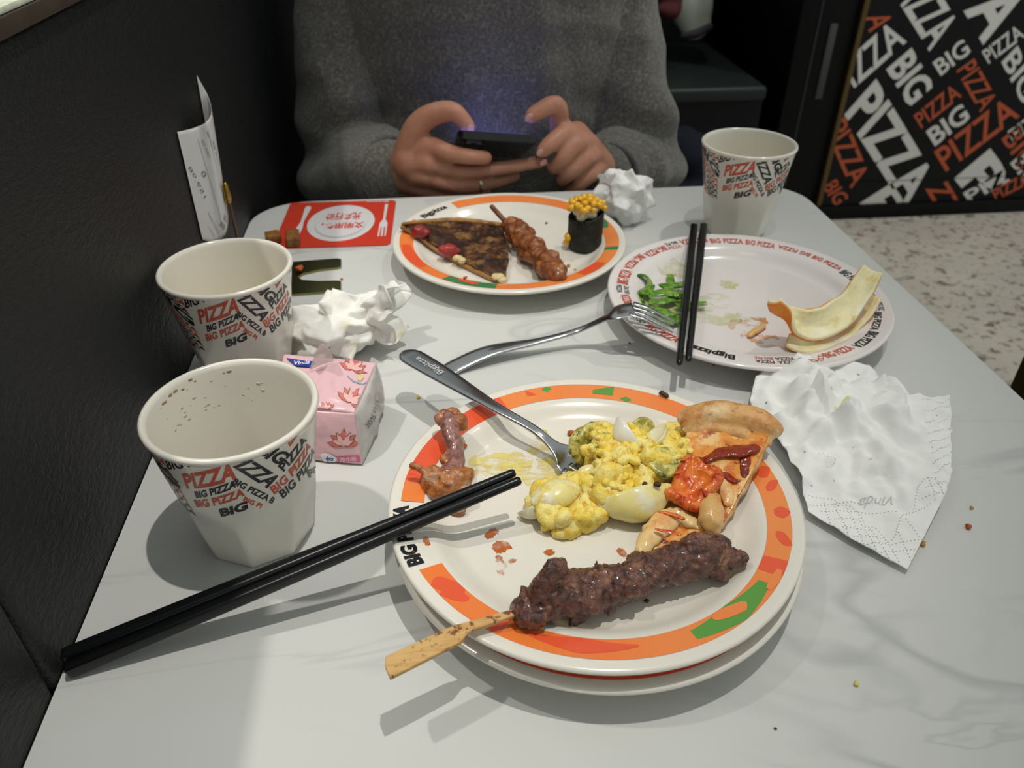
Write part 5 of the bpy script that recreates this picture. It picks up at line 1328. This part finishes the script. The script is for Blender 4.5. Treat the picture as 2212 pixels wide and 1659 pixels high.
def lotus(f, nrm, cx_, cy_, s, tilt=0.):
    outer = [(petal_poly(cx_, cy_, a + tilt, s * l, s * .20)) for a, l in ((8, 1.0), (172, 1.0), (38, .95), (142, .95), (90, 1.0))]
    on_face(f, nrm, [[(cx_ + (x - cx_) * 1.08, cy_ + (y - cy_) * 1.08) for x, y in p] for p in outer], 'petal_outline', M_pk_line, .0005)
    on_face(f, nrm, outer, 'lotus_print', M_pk_pet, .0007)
    inner = [(petal_poly(cx_, cy_, a + tilt, s * l, s * .15)) for a, l in ((25, .75), (60, .85), (120, .85), (155, .75))]
    on_face(f, nrm, [[(cx_ + (x - cx_) * 1.1, cy_ + (y - cy_) * 1.1) for x, y in p] for p in inner], 'petal_outline', M_pk_line, .0008)
    on_face(f, nrm, inner, 'lotus_print', M_pk_pet2, .0010)
lotus(f_top, n_top, 757, 870, 34, -30); lotus(f_top, n_top, 762, 800, 30, -20); lotus(f_fr, n_fr, 742, 960, 34, 0); lotus(f_top, n_top, 705, 888, 20, 30)
on_face(f_fr, n_fr, [[(690, 980), (700, 977), (715, 980), (727, 988), (722, 998), (700, 996)]], 'logo_patch', M_pk_white, .0008)
on_face(f_fr, n_fr, [], 'logo_lettering', M_pk_blue, .0011, ('4pcs', ((702, 995), (720, 996), (703, 984)), .03))
on_face(f_fr, n_fr, [[(728, 985), (778, 982), (781, 996), (728, 996)]], 'deep_pink_strip', M_pk_deep, .0008)
on_face(f_fr, n_fr, [], 'small_print', M_pk_white, .0011, ('面巾纸', ((734, 995), (772, 994), (734, 986)), .0))
on_face(f_top, n_top, [[(775, 812), (786, 810), (787, 818), (778, 826), (774, 822)]], 'leaf_print', M_pk_yel, .0009)
on_face(f_top, n_top, [[(748, 812), (752, 812), (765, 824), (785, 830), (798, 826), (798, 829), (785, 833), (762, 827)]], 'scroll_print', M_pk_grey, .0006)
on_face(f_top, n_top, [[(620, 776), (682, 784), (672, 796), (640, 794)]], 'blue_logo', M_pk_blue, .0012)
on_face(f_top, n_top, [], 'logo_lettering', M_pk_white, .0016, ('Vinda', ((634, 792), (670, 790), (636, 783)), .02))
on_face(f_rt, n_rt, [], 'small_print', M_pk_txt, .0008, ('2025.11.12', ((792, 928), (816, 868), (786, 920)), .0))

# ================================================================== CARD, RECEIPT STAND
cd = thing('table_card', 'red table card printed with a white plate, knife and fork', 'card', P(725, 490, 0))
c_tl, c_tr, c_br = P(622, 440), P(850, 434), P(843, 531); c_bl = c_br + (c_tl - c_tr) 
ex = (c_br - c_bl); ey = (c_tl - c_bl); CW, CH = ex.length, ey.length; ex.normalize(); ey = (ey - ex * ey.dot(ex)).normalized()
def card(x, y, off=.0012): p = c_bl + ex * (x * CW) + ey * (y * CH); return Vector((p.x, p.y, TT + off))
bm = new(); prism(bm, [tuple(card(x / CW, y / CH).xy) for x, y in rrect(0, 0, CW, CH, .006)], TT + .0002, TT + .0010); obj('card', bm, M_card, cd, False)
def cprint(name, polys, m, off=.0012, text=None):
    bm = new()
    for p in polys: poly_flat(bm, p)
    if text: text_flat(bm, text[0], aff(*text[1:4]), text[4])
    return obj(name, lay(bm, lambda x, y: card(x, y, off)), m, cd, False)
circ_ = lambda cx_, cy_, rx, ry: [(cx_ + rx * math.cos(2 * math.pi * k / 40), cy_ + ry * math.sin(2 * math.pi * k / 40)) for k in range(40)]
cprint('plate_print', [circ_(.53, .50, .30, .40)], M_card_w); cprint('plate_shade', [circ_(.53, .46, .23, .30)], M_card_s, .00125); cprint('plate_well', [circ_(.53, .49, .225, .29)], M_card_w, .0013)
cprint('card_lettering', [], M_card, .0014, ('光盘行动', (.70, .72), (.38, .72), (.70, .55), .03)); cprint('card_lettering', [], M_card, .0014, ('文明用餐，', (.74, .50), (.36, .50), (.74, .36), .03))
cprint('knife_print', [[(.16, .15), (.19, .15), (.20, .40), (.195, .48), (.19, .55), (.215, .85), (.20, .90), (.165, .90), (.155, .85), (.165, .55), (.145, .40)]], M_card_w)
cprint('fork_print', [[(.90, .90), (.93, .90), (.925, .55), (.95, .46), (.95, .18), (.938, .18), (.935, .38), (.925, .38), (.922, .18), (.908, .18), (.905, .38), (.896, .38), (.893, .18), (.880, .18), (.880, .46), (.905, .55)]], M_card_w)
cprint('card_lettering', [], M_card_w, .0014, ('Bigpizza', (.93, .99), (.72, .99), (.93, .945), .02)); cprint('card_lettering', [], mat('pale_red_print', 'd57562', .45), .0014, ('BIG PIZZA 文明餐桌', (.52, .985), (.22, .985), (.52, .945), .0))

rs = thing('receipt_stand', 'gold receipt stand with notched base plate, rod and clip beside the partition', 'receipt holder', P(560, 600, 0))
# base plate outline from the visible prongs; its other end lies behind the cup
b_r0, b_r1 = P(735, 562), P(737, 632); bx = (P(733, 562) - P(628, 570)).normalized(); by = Vector((-bx.y, bx.x, 0)); W_ = (b_r0 - b_r1).dot(by); O_ = b_r1
def bp(x, y): q = O_ + bx * (x) + by * (y * W_); return (q.x, q.y)
Lb = -.115; pts = [bp(0, .02), bp(0, .28), bp(-.004, .30), bp(-.02, .33), bp(-.034, .40), bp(-.038, .5), bp(-.034, .60), bp(-.02, .68), bp(-.004, .70), bp(0, .72), bp(0, .97), bp(-.004, 1.0), bp(Lb, 1.0), bp(Lb, 0), bp(-.004, 0)]
obj('base_plate', prism(new(), pts, TT + .0002, TT + .0022), M_gold, rs, False)
rodb = P(530, 592, .002); rodt = PY(484, 432, rodb.y)
rodt = Vector((rodb.x, rodb.y, rodt.z))
bm = new(); tube(bm, [rodb, rodb + (rodt - rodb) * .5, rodt], .0013, 10); obj('rod', bm, M_copper, rs)
bm = new(); ell(bm, rodt + Vector((0, 0, .006)), (.0025, .0045, .010)); ell(bm, rodt + Vector((-.002, 0, .006)), (.0012, .0055, .011)); obj('clip', bm, M_goldr, rs)
rY = rodb.y
rc = thing('receipt', 'curled white paper receipt held upright against the partition', 'receipt', PY(450, 400, rY))
def rp(px, py, Y):                                      # never behind the partition face
    return PY(px, py, min(Y, PX(px, py, WX + .0012).y))
tops = cr([rp(383, 285, rY), rp(420, 276, rY - .012), rp(447, 262, rY - .010), rp(457, 240, rY + .006), rp(448, 205, rY + .05), rp(425, 163, rY + .09)], 40)
bots = cr([rp(438, 518, rY), rp(463, 522, rY - .012), rp(487, 505, rY - .010), rp(493, 470, rY + .006), rp(486, 440, rY + .05), rp(470, 410, rY + .09)], 40)
def clampx(p): p.x = max(p.x, WX + .0008); return p
def rec(u, v):
    i = u * 39; a = int(min(38, i)); f = i - a; t = tops[a].lerp(tops[a + 1], f); b = bots[a].lerp(bots[a + 1], f)
    return clampx(b.lerp(t, v))
obj('paper', sheet(rec, 60, 30, .0002), M_paper, rc)
def rtext(body, o, a, b, m, bold=0., name='receipt_print'):
    bm = new(); text_flat(bm, body, aff(o, a, b), bold); gridcut(bm, .05)
    nrm = Vector((.1, -1, .1)).normalized(); obj(name, lay(bm, lambda x, y: rec(min(.999, max(0, x)), min(1, max(0, y))) + nrm * .0007), m, rc, False)
# u runs to the fold, v upward: lines of print run down the strip
for body, o, a, b, m in (('159.98', (.16, .40), (.04, .68), (.20, .42), M_toner), ('0', (.20, .58), (.18, .63), (.26, .59), M_toner), ('189.98', (.33, .72), (.26, .88), (.36, .73), M_toner2), ('169.98', (.42, .76), (.36, .92), (.45, .77), M_toner2), ('159.98', (.50, .58), (.46, .80), (.53, .59), M_toner),
    ('实收', (.47, .05), (.40, .14), (.53, .07), M_toner), ('现收', (.38, .04), (.31, .13), (.44, .06), M_toner), ('请保留此小票谢谢', (.55, .15), (.45, .42), (.58, .16), M_toner2), ('欢迎再次光临本店', (.28, .05), (.17, .27), (.31, .06), M_toner2), ('打印时间 11:42', (.20, .04), (.10, .2), (.23, .05), M_toner2)): rtext(body, o, a, b, m)
for o, a in (((.36, .16), (.22, .90)), ((.52, .16), (.40, .93)), ((.56, .40), (.52, .92))):
    bm = new(); poly_flat(bm, [o, (o[0] + .006, o[1]), (a[0] + .006, a[1]), a]); gridcut(bm, .05); obj('rule_line', lay(bm, lambda x, y: rec(x, y) + Vector((.0, -.0006, 0))), M_toner2, rc, False)

# biscuits by the card, a scrap on the gold plate
def biscuit(px, py, sx_, sy, sz, rz, label):
    bm = new(); c = P(px, py, sz / 2 + .0012); box(bm, (-sx_ / 2, -sy / 2, -sz / 2), (sx_ / 2, sy / 2, sz / 2), .0015, 2); bmesh.ops.subdivide_edges(bm, edges=bm.edges[:], cuts=3, use_grid_fill=True)
    bmesh.ops.transform(bm, matrix=Matrix.Translation(c) @ Matrix.Rotation(rz, 4, 'Z'), verts=bm.verts); me = to_mesh(bm); displace(me, lambda q: .0006 * nz(q, 200)); return one('biscuit_piece', me, M_sugar, label, 'biscuit', 'brown biscuit pieces')
biscuit(633, 514, .013, .024, .009, .15, 'brown biscuit piece lying on the printed knife of the red card')
biscuit(590, 512, .014, .014, .009, .3, 'brown biscuit piece at the table corner, just off the red card')
bit('crumb', P(645, 586, .0024), .0045, M_crumb_o, 'orange food scrap on the notched gold base plate', seed=81)
# ================================================================== THE PERSON
pcx = PY(1048, 150, 1.08).x
pe = thing('person', 'seated person in a grey knitted sweater and dark trousers, holding a phone over the table', 'person', (pcx, 1.12, 0))
def T_(bm, pts, rad, n=14, flat=1., m=None): return tube(bm, pts, rad, n, flat, True, m)
shL, shR = V(pcx - .152, 1.125, .218), V(pcx + .152, 1.125, .218)
elL, elR = PY(752, 352, 1.035), PY(1364, 362, 1.035)
wrL, wrR = PY(842, 372, .912), PY(1312, 382, .935)
bm = new()
# trunk, neck, head bent toward the phone
T_(bm, [V(pcx, 1.16, -.24), V(pcx, 1.15, -.10), V(pcx, 1.13, .08), V(pcx, 1.13, .22), V(pcx, 1.14, .30)], [.135, .125, .135, .140, .09], 20, .72, 16)
T_(bm, [V(pcx, 1.14, .28), V(pcx, 1.115, .36), V(pcx, 1.10, .42)], [.055, .050, .050], 14)
HC = V(pcx, 1.075, .475); tilt = R_(24)
RH = Matrix.Rotation(tilt, 3, 'X')                      # tips the face down
def hp(x, y, z): return HC + RH @ Vector((x, y, z))
ell(bm, hp(0, .012, .035), (.076, .092, .085), (tilt, 0, 0), 18); ell(bm, hp(0, -.012, -.035), (.060, .072, .078), (tilt, 0, 0), 18); ell(bm, hp(0, -.050, -.092), (.026, .024, .022), (tilt, 0, 0))
T_(bm, [hp(0, -.082, .012), hp(0, -.094, -.014), hp(0, -.100, -.028)], [.008, .0095, .012], 10); ell(bm, hp(.010, -.090, -.032), .007); ell(bm, hp(-.010, -.090, -.032), .007)
for s in (-1, 1):
    ell(bm, hp(.078 * s, .012, -.008), (.008, .019, .032), (tilt, 0, 0)); ell(bm, hp(.042 * s, -.055, -.020), (.020, .018, .020)); ell(bm, hp(.030 * s, -.078, .026), (.024, .010, .007), (tilt, 0, 0))
ell(bm, hp(0, -.082, -.056), (.022, .011, .006)); ell(bm, hp(0, -.080, -.067), (.019, .011, .007))
# arms
for sh, el_, wr in ((shL, elL, wrL), (shR, elR, wrR)):
    T_(bm, [sh, (sh + el_) / 2, el_], [.050, .042, .036], 14, 1, 10); T_(bm, [el_, el_.lerp(wr, .5), wr], [.037, .034, .026], 14, 1, 10)
# hand at the wearer's right: fingers laid flat under the phone, thumb over its edge
def finger(pts, rad): T_(bm, [PY(*p) for p in pts], rad, 12, 1, len(pts) * 5)
mc = [(930, 322, .876), (926, 352, .872), (920, 380, .874), (914, 405, .880)]
for p, r in zip(mc, (.0145, .0150, .0145, .0125)): T_(bm, [wrL, wrL.lerp(PY(*p), .5), PY(*p)], [.021, .0175, r], 12, 1, 8)
ell(bm, PY(888, 352, .886), (.022, .018, .024))
finger([(872, 352, .892), (905, 268, .884), (972, 240, .874), (1010, 271, .866)], [.0165, .0140, .0112, .0085])
finger([(930, 318, .876), (975, 332, .856), (1010, 338, .848), (1048, 341, .849)], [.0125, .0098, .0088, .0080])
finger([(926, 352, .874), (995, 371, .862), (1090, 362, .860), (1166, 350, .858)], [.0120, .0092, .0080, .0070])
finger([(920, 382, .876), (990, 402, .862), (1062, 394, .868), (1112, 380, .876)], [.0118, .0090, .0080, .0070])
finger([(914, 408, .884), (970, 424, .872), (1022, 420, .880), (1050, 412, .884)], [.0106, .0084, .0076, .0066])
# hand at the wearer's left: thumb raised over the screen, fingers curled against the phone's edge
mc = [(1246, 286, .894), (1268, 310, .898), (1286, 338, .902), (1296, 366, .906)]
for p, r in zip(mc, (.0135, .0140, .0135, .0120)): T_(bm, [wrR, wrR.lerp(PY(*p), .5), PY(*p)], [.021, .0175, r], 12, 1, 8)
ell(bm, PY(1262, 350, .908), (.020, .016, .026))
finger([(1248, 345, .912), (1212, 296, .894), (1202, 228, .880), (1150, 249, .868)], [.0165, .0125, .0110, .0088])
finger([(1246, 286, .894), (1218, 290, .872), (1190, 310, .856), (1172, 326, .850)], [.0128, .0108, .0098, .0080])
finger([(1268, 310, .898), (1246, 312, .870), (1216, 342, .858), (1196, 362, .860)], [.0130, .0108, .0098, .0082])
finger([(1286, 338, .902), (1268, 342, .872), (1236, 370, .860), (1214, 388, .864)], [.0126, .0104, .0094, .0080])
finger([(1296, 366, .906), (1282, 374, .876), (1252, 398, .866), (1230, 416, .872)], [.0116, .0094, .0084, .0074])
me = fuse(bm, .0026, 3)
for v in me.vertices: v.co.z = max(v.co.z, TT - .285)
obj('body', me, M_skin, pe)
# nails
def nail(px, py, Y, rx, ry, rot):
    b = new(); ell(b, PY(px, py, Y), (rx, .0012, ry), rot, 10); obj('fingernail', b, M_nail, pe)
nail(1174, 351, .8500, .0040, .0050, (0, 1.2, .35)); nail(1143, 254, .8600, .0045, .0055, (.3, .8, .5)); nail(1166, 330, .8425, .0038, .0046, (.2, .5, .2)); nail(1017, 277, .8590, .0042, .0055, (.3, -.7, .3))
# face
for s in (-1, 1):
    b = new(); ell(b, hp(.030 * s, -.0785, .010), (.0125, .008, .0065), (tilt, 0, 0)); e_ = obj('eye', b, M_eye, pe)
    b = new(); ell(b, hp(.030 * s, -.0850, .007), (.0052, .003, .0052), (tilt, 0, 0)); obj('iris', b, M_iris, e_)
    b = new(); T_(b, [hp(.012 * s, -.090, .030), hp(.030 * s, -.092, .036), hp(.048 * s, -.080, .030)], [.003, .0036, .0018], 8, 1, 8); obj('eyebrow', b, M_hair, pe)
b = new(); T_(b, [hp(-.022, -.0865, -.060), hp(0, -.0945, -.060), hp(.022, -.0865, -.060)], [.003, .0055, .003], 10, 1, 12); obj('lips', b, M_lip, pe)
b = new(); ell(b, hp(0, .022, .048), (.084, .095, .086), (tilt, 0, 0), 20); ell(b, hp(0, .05, 0), (.078, .065, .08), (tilt, 0, 0), 16)
for k in range(16):
    a_ = -1 + 2 * k / 15; T_(b, [hp(.07 * a_, -.03, .115 - .03 * a_ * a_), hp(.076 * a_, -.082 + .03 * a_ * a_, .085 - .02 * a_ * a_), hp(.078 * a_, -.092 + .035 * a_ * a_, .052)], [.014, .011, .003], 8, 1, 8)
for s in (-1, 1): T_(b, [hp(.076 * s, -.01, .06), hp(.082 * s, -.012, .02)], [.014, .005], 8)
me = fuse(b, .004, 2); displace(me, lambda c: .0025 * rg(Vector((c.x * 3, c.y * 3, c.z * .6)), 40, 2)); obj('hair', me, M_hair, pe, label='short black hair')
# sweater
b = new()
T_(b, [V(pcx, 1.150, -.25), V(pcx, 1.140, -.14), V(pcx, 1.120, 0.0), V(pcx, 1.115, .14), V(pcx, 1.12, .23), V(pcx, 1.13, .285), V(pcx, 1.13, .325)], [.172, .178, .190, .192, .188, .150, .070], 36, .72, 30)
def folds(c):
    w = .010 * rg(Vector((c.x * 1.0, c.y, c.z * .30)), 10, 4) * (.35 + min(1, abs(c.x - pcx) / .15)) + .0035 * rg(Vector((c.x * .5, c.y, c.z * 1.4)), 14, 7) + .002 * nz(c, 40, 2)
    dl = min((c - elL).length, (c - elR).length)
    return w + .0125 * math.exp(-(dl / .085) ** 2) * math.sin(85 * (c.z + .55 * abs(c.x - pcx)))
def knit(b_, vox, sm):
    m_ = fuse(b_, vox, sm); displace(m_, folds); displace(m_, lambda c: .0005 * nz(c, 220, 1))
    for v in m_.vertices: v.co.z = max(v.co.z, TT - .27)
    return m_
swt = obj('sweater', knit(b, .0065, 6), M_knit, pe, label='grey marled knit sweater')
for sh, el_, wr, rr in ((shL, elL, wrL, (.058, .062, .058, .056)), (shR, elR, wrR, (.058, .062, .058, .056))):
    b = new()
    T_(b, [sh, sh.lerp(el_, .5) + Vector((0, .01, 0)), el_], [rr[0], rr[1], rr[2]], 20, 1, 14)
    tq = el_.lerp(wr, .86); T_(b, [el_, el_.lerp(wr, .45) - Vector((0, 0, .004)), tq], [rr[3], .050, .037], 20, 1, 14)
    ell(b, el_ + Vector((0, 0, -.012)), (.056, .056, .05))          # gathered cloth at the elbow
    obj('sleeve', knit(b, .0055, 6), M_knit, swt)
M_rib = mat('ribbed_grey_cuff', '6a6866', .95, spec=.1, layers=(('noise', 160, .40, .66, '504f4e'),), bump=(('noise', 420, .7, .0025),), sheen=.35)
for el_, wr in ((elL, wrL), (elR, wrR)):
    d = (wr - el_).normalized(); s_ = d.cross(Vector((0, 0, 1))).normalized(); u_ = s_.cross(d); rings = []; n = 60; c0 = el_.lerp(wr, .70); Lc_ = (el_ - wr).length * .36
    for f, r in ((0, .038), (.15, .0455), (.5, .0440), (.85, .0420), (1, .0405), (1.0, .0360), (.6, .035), (.0, .034)):
        rings.append([c0 + d * (Lc_ * f) + (s_ * math.cos(2 * math.pi * k / n) + u_ * math.sin(2 * math.pi * k / n)) * (r + (.0009 if k % 2 else 0)) for k in range(n)])
    b = new(); loft(b, rings, True, False); bmesh.ops.recalc_face_normals(b, faces=b.faces[:]); obj('cuff', b, M_rib, swt)
b = new(); rings = []; n = 48
for f, r in ((0, .060), (.010, .066), (.026, .064), (.032, .058), (.026, .053), (0, .053)):
    rings.append([V(pcx, 1.128 - f * .2, .315 + f) + Vector((math.cos(2 * math.pi * k / n) * r * 1.1, math.sin(2 * math.pi * k / n) * r, 0)) for k in range(n)])
loft(b, rings, True, False); bmesh.ops.recalc_face_normals(b, faces=b.faces[:]); obj('collar', b, M_rib, swt)
# trousers and shoes, under the table
b = new()
T_(b, [V(pcx, 1.17, -.20), V(pcx, 1.15, -.13)], [.165, .160], 24, .75)
for s in (-1, 1):
    T_(b, [V(pcx + .085 * s, 1.13, -.205), V(pcx + .10 * s, .92, -.205), V(pcx + .10 * s, .74, -.215)], [.088, .080, .066], 16, 1, 10)
    T_(b, [V(pcx + .10 * s, .73, -.215), V(pcx + .10 * s, .73, -.45), V(pcx + .10 * s, .75, -.66)], [.064, .056, .048], 16, 1, 10)
me = fuse(b, .009, 5); displace(me, lambda c: .004 * rg(c, 14, 3))
for v in me.vertices:
    if v.co.y > .9: v.co.z = max(v.co.z, TT - .298)
    v.co.y = min(v.co.y, 1.395)
obj('trousers', me, M_trous, pe, label='dark navy trousers')
for s in (-1, 1):
    b = new(); T_(b, [V(pcx + .10 * s, .77, -.712), V(pcx + .10 * s, .70, -.714), V(pcx + .105 * s, .62, -.722)], [.037, .038, .030], 14, .9, 10); T_(b, [V(pcx + .10 * s, .755, -.65), V(pcx + .10 * s, .755, -.71)], [.042, .040], 14)
    me = fuse(b, .005, 3)
    for v in me.vertices: v.co.z = max(v.co.z, .001)
    obj('shoe', me, M_black, pe)
# ring
rg_c = PY(1036, 397, .8655); rd = (PY(1062, 394, .868) - PY(1005, 400, .864)).normalized(); s_ = rd.cross(Vector((0, 0, 1))).normalized(); u_ = s_.cross(rd)
b = new(); rings = []
for k in range(32):
    t = 2 * math.pi * k / 32; o_ = s_ * math.cos(t) + u_ * math.sin(t); rings.append([rg_c + o_ * (.0092 + .0009 * math.cos(2 * math.pi * j / 8)) + rd * (.0016 * math.sin(2 * math.pi * j / 8)) for j in range(8)])
rings.append(rings[0]); loft(b, rings, True, False); bmesh.ops.remove_doubles(b, verts=b.verts[:], dist=1e-6); bmesh.ops.recalc_face_normals(b, faces=b.faces[:])
one('ring', b, M_silver, 'thin silver ring on a finger of the hand under the phone', 'ring')

# ------------------------------------------------------------------ phone
p_l, p_r = PY(988, 289, .846), PY(1161, 300, .844)
wd = (p_r - p_l); PW = wd.length; wd.normalize(); t_ = R_(25)
ln = Vector((0, math.cos(t_), -math.sin(t_))); ln = (ln - wd * ln.dot(wd)).normalized(); nn_ = wd.cross(ln).normalized()
if nn_.z < 0: nn_ = -nn_
ph = thing('phone', 'black smartphone held in both hands, its back toward the camera', 'phone', p_l.lerp(p_r, .5))
PL, PT = .162, .0085
def pf(x, y, z): return p_l + wd * x + ln * y + nn_ * z                # x across, y toward the person, z out of the screen
def slab(x0, y0, x1, y1, z0, z1, r, bev=0.):
    b = new(); o2 = rrect(x0, y0, x1, y1, r, 8); lo = [b.verts.new(pf(x, y, z0)) for x, y in o2]; hi = [b.verts.new(pf(x, y, z1)) for x, y in o2]; n = len(o2)
    b.faces.new(lo[::-1]); b.faces.new(hi)
    for i in range(n): b.faces.new((lo[i], lo[(i + 1) % n], hi[(i + 1) % n], hi[i]))
    bmesh.ops.recalc_face_normals(b, faces=b.faces[:])
    if bev: bmesh.ops.bevel(b, geom=[e for e in b.edges if len(e.link_faces) == 2 and any(len(f.verts) > 8 for f in e.link_faces)], offset=bev, segments=3, affect='EDGES')
    return b
obj('frame', slab(0, 0, PW, PL, -PT / 2, PT / 2, .009, .0012), M_phone, ph, 'auto')
obj('back_panel', slab(.002, .002, PW - .002, PL - .002, -PT / 2 - .0004, -PT / 2 + .0002, .008), M_phoneb, ph, 'auto')
obj('screen', slab(.003, .003, PW - .003, PL - .003, PT / 2 - .0001, PT / 2 + .0003, .007), M_screen, ph, 'auto')
cb_ = obj('camera_bump', slab(.006, .008, .030, .036, -PT / 2 - .0032, -PT / 2 - .0003, .006, .0008), M_phone, ph, 'auto')
for x, y in ((.012, .0145), (.012, .0275), (.024, .0145)):
    b = new(); lathe(b, [(.0005, 0), (.0045, 0), (.0048, .0006), (.0048, .0014)], 20); M4 = Matrix((wd, ln, nn_)).transposed().to_4x4(); M4.translation = pf(x, y, -PT / 2 - .0042); bmesh.ops.transform(b, matrix=M4, verts=b.verts); obj('lens', b, M_lens, cb_)
b = new()
for k in range(4):
    ell(b, pf(PW * .66 + k * .003, -.0001, -.0006), (.0008, .0004, .0008), seg=8)
obj('speaker_holes', b, M_lens, ph)

# ------------------------------------------------------------------ clothes lying on the benches
b = new(); T_(b, [V(.40, 1.28, -.215), V(.47, 1.22, -.215), V(.545, 1.14, -.235)], [.075, .085, .06], 18, .75, 14); T_(b, [V(.45, 1.34, -.13), V(.50, 1.30, -.17), V(.56, 1.22, -.24)], [.05, .06, .05], 14, .7, 10)
me = fuse(b, .008, 4); displace(me, lambda c: .008 * rg(c, 16, 3) + .003 * rg(c, 40, 1)); lo = min(v.co.z for v in me.vertices); me.transform(Matrix.Translation((0, 0, TT - .2995 - lo)))
one('folded_jacket', me, M_trous, 'dark navy folded jacket on the bench beside the seated person', 'jacket')
gj = thing('draped_garment', 'off-white garment hanging over the far bench beside the seated person', 'garment', V(.7, fbY + .3, -.3))
gY = fbY + .34; gb = PY(1503, 66, gY)
b = new(); T_(b, [PY(1482, -90, gY + .1), PY(1484, -40, gY + .03), PY(1492, 10, gY), PY(1500, 52, gY - .01)], [.085, .080, .070, .050], 18, .55, 18); me = fuse(b, .008, 6); displace(me, lambda c: .007 * rg(Vector((c.x, c.y, c.z * .3)), 11, 5))
for v in me.vertices: v.co.z = max(v.co.z, TT - .295)
obj('sleeve', me, M_cloth_w, gj)
b = new(); T_(b, [PY(1478, 78, gY - .035), PY(1505, 72, gY - .045), PY(1532, 58, gY - .035)], [.014, .017, .014], 12, .8, 14); me = fuse(b, .004, 3); obj('cuff', me, M_cuff, gj)
b = new(); T_(b, [PY(1440, 24, fbY + .26), PY(1452, 20, fbY + .27), PY(1446, -20, fbY + .30)], [.035, .035, .04], 14, .6, 10); me = fuse(b, .008, 3); displace(me, lambda c: .006 * rg(c, 20, 3)); 
one('red_cloth', me, M_redcl, 'dark red cloth behind the off-white garment on the far bench', 'cloth')
